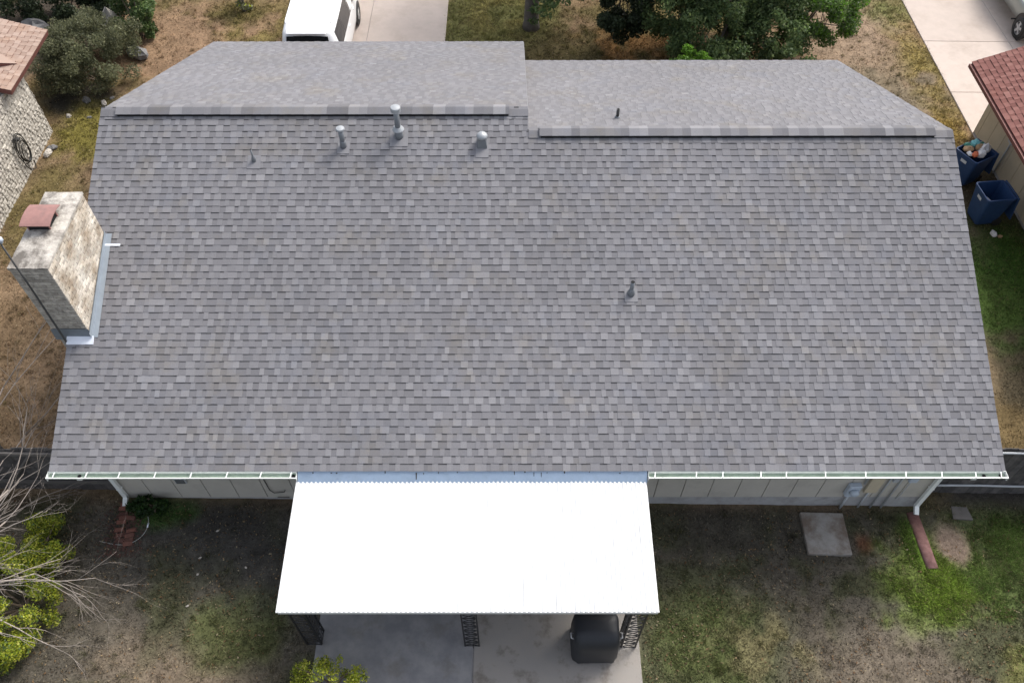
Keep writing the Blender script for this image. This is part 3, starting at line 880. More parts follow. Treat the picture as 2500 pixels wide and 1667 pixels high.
# left rear wall: louvred vent, loose cable
vb = wall_box("wall_vent", 1.74, 1.98, .555, .93, 1.14, M['conduit'], .01)
bpy.context.view_layer.update()
for k in range(4):
    mb = MB(); mb.box(1.765, 1.955, .549, .556, .955+k*.045, .955+k*.045+.025)
    sub(mb.build("louvre", M['dark_metal']), vb)
mb = MB(); mb.tube([(3.60, .585, 2.2), (3.60, .585, 1.0), (3.62, .575, .62), (3.70, .56, .52), (3.92, .56, .56), (3.95, .56, .63)], .010, 6)
part("wall_cable", mb, M['dark_metal'], True)
mb = MB(); mb.tube([(3.72, .57, .30), (3.85, .55, .33), (3.97, .57, .29)], .011, 6)
part("hose_bib", mb, M['dark_metal'], True)

# roof penetrations
def rz(y): return EZ + S*y
def flash_plate(x, y, wd, le, h=.010):
    mb = MB()
    y0, y1 = y-le*.5, y+le*.5
    mb.add([(x-wd/2, y0, rz(y0)+.02), (x+wd/2, y0, rz(y0)+.02), (x+wd/2, y1, rz(y1)+.016), (x-wd/2, y1, rz(y1)+.016),
            (x-wd/2, y0, rz(y0)), (x+wd/2, y0, rz(y0)), (x+wd/2, y1, rz(y1)), (x-wd/2, y1, rz(y1))],
           [(0, 1, 2, 3), (0, 4, 5, 1), (1, 5, 6, 2), (2, 6, 7, 3), (3, 7, 4, 0)])
    return mb
def vent(x, y, ztop, r, cap_r, cap_h, cone_r, plate, m='galv', label=None):
    zb = rz(y)
    mb = MB(); mb.lathe([(r, zb-.05), (r, ztop-.02)], (x, y, 0), 16)
    v = part("vent_pipe", mb, M[m], True)
    if label: v['label'] = label
    bpy.context.view_layer.update()
    if cap_r:
        mb = MB(); mb.lathe([(cap_r*.85, ztop-cap_h), (cap_r, ztop-cap_h), (cap_r, ztop-.015), (cap_r*.9, ztop), (cap_r*.3, ztop+.012), (.001, ztop+.014)], (x, y, 0), 20)
        sub(mb.build("vent_cap", M['galv_light']), v)
    else:
        mb = MB(); mb.lathe([(r*.99, ztop-.021), (r*1.0, ztop-.018), (r*.80, ztop-.0165), (.001, ztop-.0164)], (x, y, 0), 14, None, False)
        sub(mb.build("open_end", M['black']), v)
    mb = MB(); mb.lathe([(cone_r, zb-.03), (cone_r*.95, zb+.06), (r*1.15, zb+.14), (r*1.02, zb+.15)], (x, y, 0), 16)
    sub(mb.build("flashing_boot", M['galv'], None, True), v)
    sub(flash_plate(x, y-.03, plate, plate*1.05).build("flashing_plate", M['plate']), v)
    return v
v = vent(6.37, 6.50, 5.92, .060, .105, .10, .10, .38, label='tall pipe vent with wide round cap and storm collar')
mb = MB(); mb.lathe([(.08, 5.43), (.125, 5.37), (.125, 5.355), (.08, 5.40)], (6.37, 6.50, 0), 18)
sub(mb.build("storm_collar", M['galv_light']), v)
vent(5.21, 6.28, 5.57, .056, .092, .04, .07, .26, 'galv')
v = vent(3.35, 5.97, 5.29, .018, 0, .03, .05, .27, 'galv')
v = vent(11.14, 3.26, 4.22, .040, 0, 0, .08, .26, 'galv')
# hooded vent
mb = MB(); zb = rz(6.34)
mb.add([(8.02, 6.22, rz(6.22)), (8.24, 6.22, rz(6.22)), (8.24, 6.44, rz(6.44)), (8.02, 6.44, rz(6.44)),
        (8.06, 6.26, 5.31), (8.20, 6.26, 5.31), (8.20, 6.40, 5.31), (8.06, 6.40, 5.31)],
       [(4, 5, 6, 7), (0, 1, 5, 4), (1, 2, 6, 5), (2, 3, 7, 6), (3, 0, 4, 7)])
v = part("hooded_vent", mb, M['galv'])
bpy.context.view_layer.update()
mb = MB(); mb.lathe([(.09, 5.30), (.118, 5.305), (.118, 5.335), (.095, 5.375), (.05, 5.40), (.001, 5.408)], (8.13, 6.33, 0), 20)
sub(mb.build("vent_hood", M['galv_light'], None, True), v)
sub(flash_plate(8.13, 6.20, .27, .34).build("flashing_plate", M['plate']), v)
mb = MB(); yy = 7.55; zb = EZ + S*(2*YR-yy)
mb.lathe([(.035, zb-.05), (.035, zb+.24), (.028, zb+.24), (.027, zb+.15), (.001, zb+.15)], (11.10, yy, 0), 12)
part("vent_pipe", mb, M['dark_metal'], True)
mb = MB(); mb.lathe([(.075, zb-.04), (.06, zb+.03), (.04, zb+.06)], (11.10, yy, 0), 12)
part("flashing_boot", mb, M['galv'], True)
# step flashing line up the roof near the right end of the patio and a small lifted seam
# ------------------------------------------------------------------ chimney
CX0, CX1, CY0, CY1, CZ = -.25, .45, 2.45, 4.42, 5.46
mb = MB(); mb.box(CX0+.016, CX1-.016, CY0+.016, CY1-.016, -.3, CZ)
chim = part("chimney", mb, M['mortar'])
bpy.context.view_layer.update()
BH, BL, BT, J = .060, .200, .030, .011
def bricks(face, zmin_f, m):
    """running bond on one face; bricks wholly under the roof are left out"""
    if face in 'EW': a0, a1 = CY0, CY1
    else: a0, a1 = CX0, CX1
    n = round((a1-a0+J)/(BL+J)); bl = (a1-a0+J)/n - J
    meshes = {}
    out = []
    z = CZ - BH - .004; row = 0
    while z > zmin_f(a0, a1):
        a = a0 - (0 if row % 2 == 0 else (bl+J)/2)
        while a < a1 - .02:
            p0 = max(a, a0); p1 = min(a+bl, a1)
            if p1-p0 > .03 and z > zmin_f(p0, p1):
                out.append((p0, p1, z))
            a += bl + J
        z -= BH + J; row += 1
    for p0, p1, z in out:
        L_ = round(p1-p0, 3)
        key = (face in 'EW', L_)
        if key not in meshes:
            b_ = MB()
            if face in 'EW': b_.bbox(-BT/2, BT/2, -L_/2, L_/2, 0, BH, .004)
            else: b_.bbox(-L_/2, L_/2, -BT/2, BT/2, 0, BH, .004)
            meshes[key] = b_.mesh("brick", m)
        jit = random.uniform(-.003, .003)
        c = (p0+p1)/2
        loc = {'E': (CX1-BT/2+jit, c, z), 'W': (CX0+BT/2-jit, c, z), 'S': (c, CY0+BT/2+jit, z), 'N': (c, CY1-BT/2-jit, z)}[face]
        o = obj("brick", meshes[key], None, loc)
        sub(o, chim)
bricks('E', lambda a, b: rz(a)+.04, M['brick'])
bricks('S', lambda a, b: (rz(CY0)+.20), M['brick_shade'])
# hidden faces: one joined skin each
for face in 'WN':
    mb = MB()
    a0, a1 = (CY0, CY1) if face == 'W' else (CX0+.03, CX1-.03)
    if face == 'W': a0 += .03; a1 -= .03
    z = CZ - BH - .004; row = 0
    while z > (.2 if face == 'W' else 4.2):
        a = a0 - (0 if row % 2 == 0 else (BL+J)/2)
        while a < a1-.02:
            p0 = max(a, a0); p1 = min(a+BL, a1)
            if p1-p0 > .03:
                if face == 'W': mb.box(CX0+random.uniform(-.002, .003), CX0+BT, p0, p1, z, z+BH)
                else: mb.box(p0, p1, CY1-BT, CY1+random.uniform(-.003, .002), z, z+BH)
            a += BL+J
        z -= BH+J; row += 1
    o = mb.build("brick_skin", M['brick']); sub(o, chim); o['kind'] = 'stuff'
mb = MB()
nxs, nys = 8, 16
vs = []
for j in range(nys+1):
    for i in range(nxs+1):
        fx, fy = i/nxs, j/nys
        ed = min(fx, 1-fx)*2 * min(fy, 1-fy)*2
        vs.append((CX0-.012+fx*(CX1-CX0+.024), CY0-.012+fy*(CY1-CY0+.024), CZ+.045+.05*min(1, ed*2.2)+random.uniform(-.008, .008)))
fs = [(j*(nxs+1)+i, j*(nxs+1)+i+1, (j+1)*(nxs+1)+i+1, (j+1)*(nxs+1)+i) for j in range(nys) for i in range(nxs)]
mb.add(vs, fs)
mb.box(CX0-.012, CX1+.012, CY0-.012, CY1+.012, CZ-.002, CZ+.036)
sub(mb.build("crown", M['crown']), chim)
# flue with curved painted cap on legs
mb = MB(); mb.box(-.16, .22, 3.36, 3.74, CZ, CZ+.17)
sub(mb.build("flue", M['black']), chim)
mb = MB()
n = 10; top = []; bot = []
for i in range(n+1):
    t = i/n; y = 3.27 + t*.57; zc = CZ + .27 + .045*math.sin(math.pi*t)**.8
    top.append((y, zc)); bot.append((y, zc-.014))
vs = [(-.24, y, z) for y, z in top] + [(.32, y, z) for y, z in top] + [(-.24, y, z) for y, z in bot] + [(.32, y, z) for y, z in bot]
k = n+1; fs = []
for i in range(n):
    fs += [(i, k+i, k+i+1, i+1), (2*k+i, 2*k+i+1, 3*k+i+1, 3*k+i), (i, i+1, 2*k+i+1, 2*k+i), (k+i, 3*k+i, 3*k+i+1, k+i+1)]
fs += [(0, 2*k, 3*k, k), (n, k+n, 3*k+n, 2*k+n)]
mb.add(vs, fs)
for lx in (-.17, .23):
    for ly in (3.37, 3.73): mb.box(lx-.012, lx+.012, ly-.012, ly+.012, CZ+.05, CZ+.27)
sub(mb.build("flue_cap", M['flue_cap']), chim)
# flashings round the chimney foot
mb = MB()
def fl(y, h): return rz(y) + h
mb.add([(CX1+.006, CY0-.03, fl(CY0-.03, .0)), (CX1+.006, CY1+.03, fl(CY1+.03, .0)), (CX1+.006, CY1+.03, fl(CY1+.03, .11)), (CX1+.006, CY0-.03, fl(CY0-.03, .17)),
        (CX1+.13, CY0-.03, fl(CY0-.03, .026)), (CX1+.13, CY1+.03, fl(CY1+.03, .026)), (CX1+.012, CY0-.03, fl(CY0-.03, .026)), (CX1+.012, CY1+.03, fl(CY1+.03, .026))],
       [(0, 1, 2, 3), (4, 5, 7, 6)])
mb.add([(CX1+.02, CY0-.05, fl(CY0, .0)), (CX1+.02, CY1, fl(CY1, .0)), (CX1+.02, CY1, fl(CY1, .12)), (CX1+.02, CY0-.05, fl(CY0-.05, .17))], [(0, 1, 2, 3)])
sub(mb.build("side_flashing", M['grey_flash']), chim)
mb = MB()
mb.add([(CX0-.02, CY0-.008, fl(CY0, .0)), (CX1+.02, CY0-.008, fl(CY0, .0)), (CX1+.02, CY0-.008, fl(CY0, .25)), (CX0-.02, CY0-.008, fl(CY0, .25)),
        (CX0-.02, CY0-.03, fl(CY0, -.06)), (CX1+.02, CY0-.03, fl(CY0, -.06)), (CX1+.02, CY0-.012, fl(CY0, .252)), (CX0-.02, CY0-.012, fl(CY0, .252))],
       [(4, 5, 6, 7), (7, 6, 2, 3), (0, 3, 2, 1)])
sub(mb.build("front_flashing", M['galv_dark']), chim)
mb = MB()
ya, yb = CY0-.16, CY0-.012
mb.add([(-.03, ya, fl(ya, .022)), (CX1+.05, ya, fl(ya, .022)), (CX1+.05, yb, fl(yb, .045)), (-.03, yb, fl(yb, .045)),
        (-.015, ya, fl(ya, .01)), (CX1+.05, ya, fl(ya, .01)), (CX1+.05, yb, fl(yb, .01)), (-.015, yb, fl(yb, .01))],
       [(0, 1, 2, 3), (0, 4, 5, 1), (1, 5, 6, 2), (2, 6, 7, 3), (3, 7, 4, 0)])
sub(mb.build("apron_flashing", M['shiny']), chim)
mb = MB()
ya = CY1-.22; yb = ya+.045
mb.add([(CX1+.02, ya, fl(ya, .028)), (CX1+.33, ya, fl(ya, .024)), (CX1+.33, yb, fl(yb, .024)), (CX1+.02, yb, fl(yb, .028))], [(0, 1, 2, 3)])
sub(mb.build("flashing_tab", M['shiny']), chim)

# ------------------------------------------------------------------ patio cover
pc = thing("patio_cover", 'white ribbed metal patio cover on black lattice iron posts behind the house', 'patio cover', (8, -1.3, gz(8)))
bpy.context.view_layer.update()
def pput(name, mb, m, smooth=False):
    o = mb.build(name, m, None, smooth); sub(o, pc); return o
PX0, PX1, PYA, PYB, PZA, PZB = 4.655, 11.31, -.115, -2.585, 2.345, 2.20
NSH = 9
shw = (PX1-PX0)/NSH
for k in range(NSH):
    mb = MB()
    xa = PX0 + k*shw; rib = shw/9
    prof = []
    for i in range(9):
        b0 = xa + i*rib
        prof += [(b0, 0), (b0+rib*.30, 0), (b0+rib*.42, .019), (b0+rib*.78, .019), (b0+rib*.90, 0)]
    prof.append((xa+shw-.002, 0))
    lift = (k % 2)*.004
    n = len(prof)
    vs = [(x, PYA, PZA+z+lift) for x, z in prof] + [(x, PYB, PZB+z+lift) for x, z in prof]
    vs += [(x, PYA, PZA+z+lift-.006) for x, z in prof] + [(x, PYB, PZB+z+lift-.006) for x, z in prof]
    fs = []
    for i in range(n-1):
        fs += [(n+i, n+i+1, i+1, i), (2*n+i, 2*n+i+1, 3*n+i+1, 3*n+i), (n+i, 3*n+i, 3*n+i+1, n+i+1), (i, i+1, 2*n+i+1, 2*n+i)]
    mb.add(vs, fs)
    pput("roof_sheet", mb, M['white_roof'])
mb = MB(); mb.box(PX0+.01, PX1-.01, PYB+.02, PYB+.06, PZB-.13, PZB-.012); pput("front_beam", mb, M['gutter'])
for xx in (PX0+.005, PX1-.03):
    mb = MB()
    mb.add([(xx, PYA, PZA-.09), (xx+.025, PYA, PZA-.09), (xx+.025, PYB+.06, PZB-.09), (xx, PYB+.06, PZB-.09),
            (xx, PYA, PZA-.012), (xx+.025, PYA, PZA-.012), (xx+.025, PYB+.06, PZB-.012), (xx, PYB+.06, PZB-.012)],
           [(0, 1, 2, 3), (7, 6, 5, 4), (0, 4, 5, 1), (1, 5, 6, 2), (2, 6, 7, 3), (3, 7, 4, 0)])
    pput("side_beam", mb, M['gutter'])
mb = MB(); mb.box(PX0+.1, PX1-.1, -.10, -.06, PZA-.14, PZA-.02); pput("rear_beam", mb, M['gutter'])
def lattice_panel(mb, a, b, z0, z1):
    """a, b: (x,y) of the two uprights"""
    A = Vector((*a, 0)); B = Vector((*b, 0)); d = B-A
    for p in (A, B):
        mb.box(p.x-.014, p.x+.014, p.y-.014, p.y+.014, z0, z1)
    n = 9; hgt = (z1-z0)/n
    for i in range(n+1):
        z = z0 + i*hgt
        mb.tube([A+Vector((0, 0, z)), B+Vector((0, 0, z))], .009, 5)
    for i in range(n):
        z = z0 + i*hgt
        # S scroll
        pts = []
        for t in np.linspace(0, 1, 9):
            u = .5 + .40*math.sin((t-.5)*2*math.pi)*(1 if i % 2 == 0 else -1)
            pts.append(A + d*u + Vector((0, 0, z + t*hgt)))
        mb.tube(pts, .008, 5)
        mb.tube([A + d*(.05 if i % 2 else .95) + Vector((0, 0, z)), A + d*(.95 if i % 2 else .05) + Vector((0, 0, z+hgt))], .007, 5)
def lattice_post(x, y, corner):
    z0 = gz(x)+.036; z1 = PZB-.13
    mb = MB()
    wv = .27
    lattice_panel(mb, (x-wv/2, y), (x+wv/2, y), z0, z1)
    if corner:
        lattice_panel(mb, (x+corner*wv/2, y+.02), (x+corner*wv/2, y+wv), z0, z1)
    o = pput("post", mb, M['iron'])
    return o
lattice_post(4.93, -2.49, 1)
lattice_post(7.98, -2.49, 0)
lattice_post(11.02, -2.49, -1)

# ------------------------------------------------------------------ covered grill on the patio
gr = thing("barbecue_grill", 'barbecue grill under a fitted black cover on the patio', 'grill', (10.33, -2.45, gz(10.3)+.036))
def rrect(w_, d_, n=5, r=.08):
    pts = []
    for cx, cy, a0 in ((w_/2-r, d_/2-r, 0), (-w_/2+r, d_/2-r, 90), (-w_/2+r, -d_/2+r, 180), (w_/2-r, -d_/2+r, 270)):
        for k in range(n):
            a = math.radians(a0 + 90*k/(n-1)); pts.append((cx+r*math.cos(a), cy+r*math.sin(a)))
    return pts
mb = MB(); rings = []
for (w_, d_, z, sag) in ((.88, .80, .10, .10), (.87, .78, .45, .0), (.86, .74, .80, 0), (.85, .68, .92, 0), (.80, .52, 1.06, 0), (.70, .34, 1.12, 0), (.40, .12, 1.125, 0)):
    R_ = rrect(w_, d_, 6, min(w_, d_)*.22)
    rings.append([(x*(1+.022*math.sin(2.3*k+z*9)*(1.2-z)), y*(1+.025*math.cos(1.9*k+z*7)*(1.2-z)), z + sag*math.sin(math.pi*(x/w_+.5))*(1 if y < 0 else .2)) for k, (x, y) in enumerate(R_)])
n = len(rings[0])
fs = []
for i in range(len(rings)-1):
    for k in range(n): fs.append((i*n+k, i*n+(k+1) % n, (i+1)*n+(k+1) % n, (i+1)*n+k))
fs.append(tuple(range((len(rings)-1)*n, len(rings)*n)))
mb.add([p for r_ in rings for p in r_], fs)
mb.build("cover", M['black_cover'], gr, True)
for sx in (-1, 1):
    mb = MB(); mb.tube([(sx*.425, -.16, .86), (sx*.475, -.15, .89), (sx*.475, -.06, .89), (sx*.425, -.05, .86)], .016, 6)
    mb.build("side_handle", M['strap'], gr, True)
for sx in (-1, 1):
    for sy in (-.28, .28):
        mb = MB(); mb.box(sx*.34-.02, sx*.34+.02, sy-.02, sy+.02, 0, .4)
        mb.build("leg", M['dark_metal'], gr)

# ------------------------------------------------------------------ back yard small things
mb = MB(); z = gz(15.4)
pm = Matrix.Translation((15.46, -.08, 0)) @ Matrix.Rotation(math.radians(-1.5), 4, 'Z')
mb.bbox(-.46, .46, -.475, .475, z-.06, z+.085, .012, pm)
tag(mb.build("concrete_pad", M['pad']), 'square weathered concrete pad lying empty on the grass behind the house', 'concrete pad')
# clay drain trough: half round channel turned upside down
mb = MB(); n = 10; L_ = 1.28
vs = []
for e in (0, 1):
    for rr in (.130, .108):
        for k in range(n+1):
            a = math.pi*k/n; vs.append((math.cos(a)*rr, (e-.5)*L_, math.sin(a)*rr*.55))
m1 = n+1; fs = []
for k in range(n):
    fs += [(k, k+1, 2*m1+k+1, 2*m1+k), (m1+k, 3*m1+k, 3*m1+k+1, m1+k+1), (k, m1+k, m1+k+1, k+1), (2*m1+k, 2*m1+k+1, 3*m1+k+1, 3*m1+k)]
fs += [(0, 2*m1, 3*m1, m1), (n, m1+n, 3*m1+n, 2*m1+n)]
mb.add(vs, fs)
o = mb.build("drain_trough", M['clay'], None, True)
o.location = (17.53, -.20, gz(17.5)+.0); o.rotation_euler = (0, 0, math.radians(2.5))
tag(o, 'long red brown half round drain trough on bright green grass', 'drain trough')
# brick and bark strip below the left downspout
sp = thing("brick_splash_strip", 'strip of broken red bricks on the soil below the left downspout', 'bricks', (.60, 0, gz(.6)))
r = random.Random(3)
bm_ = MB(); bm_.bbox(-.095, .095, -.045, .045, 0, .055, .008); bme = bm_.mesh("brick", M['red_brick'])
for j in range(10):
    for i in range(2):
        if r.random() < .82:
            obj("brick", bme, sp, (-.10+i*.205+r.uniform(-.03, .03)+j*.012-.05, .42-j*.098+r.uniform(-.02, .02), -.012+r.uniform(-.02, .012)), (r.uniform(-.12, .12), r.uniform(-.12, .12), r.uniform(-.35, .35)))
r_ = np.random.default_rng(5); n = 900
x = r_.normal(.62, .22, n); y = r_.uniform(-.75, .5, n); z = gz_np(x)+.012+r_.uniform(0, .02, n)
a = r_.uniform(0, 6.28, n); l = r_.uniform(.012, .04, n); w2 = l*.35
V = np.stack([np.stack([x+np.cos(a)*l, y+np.sin(a)*l, z], -1), np.stack([x-np.sin(a)*w2, y+np.cos(a)*w2, z+.006], -1),
              np.stack([x-np.cos(a)*l, y-np.sin(a)*l, z+.003], -1), np.stack([x+np.sin(a)*w2, y-np.cos(a)*w2, z+.008], -1)], 1).reshape(-1, 3)
o = np_mesh("bark_chips", V, np.arange(4*n).reshape(-1, 4), M['mulch']); tag(o, 'red brown bark chips scattered round the broken bricks', 'bark chips', kind='stuff')
# thin cable on the ground
mb = MB(); pts = [(.82, .50, .14), (.90, .34, .05), (1.02, .16, .03), (1.08, -.05, .03), (1.03, -.25, .02), (.90, -.40, .02), (.68, -.48, .02), (.42, -.46, .02), (.15, -.40, .02)]
def smooth_pts(p, k=5):
    p = [Vector(q) for q in p]; out = []
    for i in range(len(p)-1):
        a_, b_, c_, d_ = p[max(i-1, 0)], p[i], p[i+1], p[min(i+2, len(p)-1)]
        for j in range(k):
            t = j/k
            out.append(.5*((2*b_) + (-a_+c_)*t + (2*a_-5*b_+4*c_-d_)*t*t + (-a_+3*b_-3*c_+d_)*t**3))
    out.append(p[-1]); return out
cb = thing("garden_cable", 'thin pale cable curving over the dark soil by the left downspout', 'cable', (.7, 0, gz(.7)))
mb.tube([(p.x-.7, p.y, p.z) for p in smooth_pts(pts)], .0075, 6)
mb.build("cord", M['cable'], cb, True)
mb = MB(); mb.tube([(.375, .0, .035), (.38, -.10, .035)], .016, 8); mb.build("connector", M['shiny'], cb, True)

# stray stones on the back lawn
def rock(name, loc, sx, sy, sz, m, seed, label, cat='rock', group=None):
    r = random.Random(seed); mb = MB(); nu, nv = 10, 7
    ph = [r.uniform(0, 6.28) for _ in range(6)]
    vs = []
    for j in range(1, nv):
        t = math.pi*j/nv
        for i in range(nu):
            p = 2*math.pi*i/nu
            d = 1 + .16*math.sin(2*p+ph[0]) + .12*math.sin(3*t+ph[1]) + .10*math.sin(4*p+2*t+ph[2]) + r.uniform(-.07, .07)
            vs.append((sx*d*math.sin(t)*math.cos(p), sy*d*math.sin(t)*math.sin(p), sz*d*math.cos(t)))
    vs += [(0, 0, sz), (0, 0, -sz)]
    T, B = len(vs)-2, len(vs)-1; fs = []
    for j in range(nv-2):
        for i in range(nu): fs.append((j*nu+i, (j+1)*nu+i, (j+1)*nu+(i+1) % nu, j*nu+(i+1) % nu))
    for i in range(nu):
        fs.append((T, i, (i+1) % nu)); fs.append((B, (nv-2)*nu+(i+1) % nu, (nv-2)*nu+i))
    mb.add(vs, fs)
    o = mb.build(name, m); o.location = (loc[0], loc[1], gz(loc[0])+loc[2]); o.rotation_euler = (0, 0, r.uniform(0, 6))
    return tag(o, label, cat, group)

# ------------------------------------------------------------------ fences
def fence(name, label, x0, x1, y, h, bw, m_rail, pipe, lean=0.0, seed=1, brace=False):
    t = thing(name, label, 'fence', ((x0+x1)/2, y, gz((x0+x1)/2)))
    r = random.Random(seed); cx = (x0+x1)/2
    x = x0; meshes = []
    for k in range(4):
        b_ = MB(); b_.bbox(-bw/2-.004, bw/2+.004, -.009, .009, -.05, h + r.uniform(-.03, .03), .004)
        meshes.append(b_.mesh("board", M['fence']))
    while x < x1 - bw*.5:
        xx = x + bw/2
        obj("board", r.choice(meshes), t, (xx-cx, lean+r.uniform(-.009, .009), gz(xx)-gz(cx)), (r.uniform(-.003, .003), r.uniform(-.003, .003), 0))
        x += bw
    def rail(z, rr):
        mb = MB()
        pts = [(q-cx, -.05, gz(q)-gz(cx)+z + .02*math.sin(q*2.1)) for q in np.linspace(x0, x1, 9)]
        if pipe: mb.tube(pts, rr, 8)
        else:
            for a_, b_ in zip(pts[:-1], pts[1:]):
                mb.add([(a_[0], -.075, a_[2]-.045), (b_[0], -.075, b_[2]-.045), (b_[0], -.075, b_[2]+.045), (a_[0], -.075, a_[2]+.045),
                        (a_[0], -.025, a_[2]-.045), (b_[0], -.025, b_[2]-.045), (b_[0], -.025, b_[2]+.045), (a_[0], -.025, a_[2]+.045)],
                       [(0, 1, 2, 3), (3, 2, 6, 7), (0, 4, 5, 1), (7, 6, 5, 4)])
        mb.build("rail", m_rail, t, pipe)
    rail(.42, .028); rail(h-.12, .028)
    q = x0 + .1
    while q < x1:
        mb = MB(); mb.bbox(q-cx-.045, q-cx+.045, .02, .11, -.3, h+.03, .008); 
        o = mb.build("post", M['fence'], t); o.location.z = gz(q)-gz(cx)
        q += 2.2
    if brace:
        mb = MB(); mb.tube([(-.05, -.06, .5), (.75, -.06, h-.2)], .035, 4); mb.build("brace", m_rail, t)
    return t
fence("wooden_fence", 'dark weathered board fence running left from the house corner', -3.9, .40, .80, 1.72, .145, M['fence_rail'], False, seed=2, brace=True)
fence("wooden_fence", 'dark board fence with pale metal rails right of the house corner', 17.66, 22.9, .95, 1.95, .145, M['pipe_rail'], True, seed=4)

# ------------------------------------------------------------------ neighbour on the left
nl = thing("neighbour_house", 'pale stone walled house with tan shingle roof at the left edge', 'house', (-7.5, 9, gz(-7)))
bpy.context.view_layer.update()
NLX = -5.235
mb = MB(); mb.box(-9.5, NLX-.03, 2.0, 12.85, 0, 2.50)
wl = mb.build("wall", M['stone_back']); sub(wl, nl); 
bpy.context.view_layer.update()
# rubble stones set in the wall face: squarish irregular faceted pieces
r = random.Random(11)
stones = []
zrow = .27
cells = []
while zrow < 2.45:
    hrow = r.uniform(.085, .15)
    y = 2.0 + r.uniform(0, .05)
    while y < 12.84:
        wv = r.uniform(.09, .24)
        cells.append((y, min(y+wv, 12.84), zrow, zrow+hrow))
        y += wv
    zrow += hrow
def stone_geo(y0, y1, z0, z1):
    g = .008; pr = r.uniform(.008, .035)
    j = lambda: r.uniform(-.014, .014)
    base = [(y0+g+j(), z0+g+j()), ((y0+y1)/2+j(), z0+g+j()), (y1-g+j(), z0+g+j()), (y1-g+j(), z1-g+j()), ((y0+y1)/2+j(), z1-g+j()), (y0+g+j(), z1-g+j())]
    cy, cz = (y0+y1)/2, (z0+z1)/2
    vs = [(NLX-.032, a, b) for a, b in base] + [(NLX-.03+pr, cy+(a-cy)*.72, cz+(b-cz)*.72) for a, b in base] + [(NLX-.03+pr*1.15, cy+j(), cz+j())]
    fs = []
    for k in range(6):
        k2 = (k+1) % 6
        fs.append((k, k2, 6+k2, 6+k)); fs.append((6+k, 6+k2, 12))
    return vs, fs
def view_size(c):
    d = CAMPOS - Vector(c); return 1/d.length
cells_g = [(view_size((NLX, (c[0]+c[1])/2, (c[2]+c[3])/2))*math.sqrt((c[1]-c[0])*(c[3]-c[2])), c) for c in cells]
cells_g.sort(key=lambda q: -q[0])
many = MB()
for k, (s_, c) in enumerate(cells_g):
    vs, fs = stone_geo(*c)
    if k < 290:
        m2 = MB(); m2.add(vs, fs); sub(m2.build("stone", M['stone']), wl)
    else: many.add(vs, fs)
o = many.build("stone_infill", M['stone']); sub(o, wl); o['kind'] = 'stuff'
# roof: main slope with eave along the side yard, and a steeper upper sheet that lifts off it
def slope_frame(o, uvec, vvec, n):
    o, uvec, vvec, n = Vector(o), Vector(uvec).normalized(), Vector(vvec).normalized(), Vector(n).normalized()
    return lambda u_, v_, h_: tuple(o + uvec*u_ + vvec*v_ + n*h_)
def roof_slab(name, parent, o, uvec, vvec, lu, lv, thick, m):
    o = Vector(o); u_ = Vector(uvec).normalized(); v_ = Vector(vvec).normalized(); n_ = u_.cross(v_).normalized()
    a = [o, o+u_*lu, o+u_*lu+v_*lv, o+v_*lv]; b_ = [p-n_*thick for p in a]
    a = [p-n_*.012 for p in a]
    mb = MB(); mb.add(a+b_, [(0, 1, 2, 3), (7, 6, 5, 4), (0, 4, 5, 1), (1, 5, 6, 2), (2, 6, 7, 3), (3, 7, 4, 0)])
    ob = mb.build(name, m); sub(ob, parent); bpy.context.view_layer.update()
    return ob, slope_frame(o, u_, v_, n_)
PL = .30
rf, fr = roof_slab("roof", nl, (-4.95, 11.62, 2.66), (0, 1, 0), (-1, 0, PL), 2.92, 5.0, .16, M['red_trim'])
ex = .15
pcs = list(course_pieces(lambda i: -.01, lambda i: 2.93, 33, 21))
shingle_field([(fr, pcs)], rf, M['tan_shingle'], "shingle_field", sub, 300, 1.2, ex)
rf, fr = roof_slab("roof", nl, (-5.26, 2.0, 2.55), (0, 1, 0), (-1, 0, PL), 9.5, 4.7, .05, M['red_trim'])
shingle_field([(fr, list(course_pieces(lambda i: -.01, lambda i: 9.5, 31, 22)))], rf, M['tan_shingle'], "shingle_field", sub, 0, 1.2, ex)
# raised upper roof edge with red fascia
tip = Vector((-5.16, 12.75, 2.66+PL*.21+.01)); e2 = Vector((-7.6, 10.6, 2.66+PL*2.65+.85))
far = Vector((-7.6, 13.9, 2.66+PL*2.65+.10))
mb = MB()
dn = Vector((0, 0, -.30))
mb.add([tip, far, e2, tip+Vector((0, 0, -.05)), far+Vector((0, 0, -.3)), e2+Vector((0, 0, -.42)), tip-Vector((0, 0, .01)), e2-Vector((0, 0, .01))],
       [(0, 1, 2), (3, 0, 2, 5), (0, 3, 4, 1)])
ro = mb.build("upper_roof_fascia", M['red_trim']); sub(ro, nl)
V = [tuple(tip+Vector((.01, -.01, .015))), tuple(far+Vector((0, 0, .015))), tuple(e2+Vector((0, -.02, .015))), tuple(tip+Vector((.01, -.01, .002))), tuple(e2+Vector((0, -.02, -.01)))]
me = np_mesh("upper_roof", V[:3], [(0, 1, 2)], M['tan_shingle'], [(.55, .3, 1)]*3); sub(me, nl)
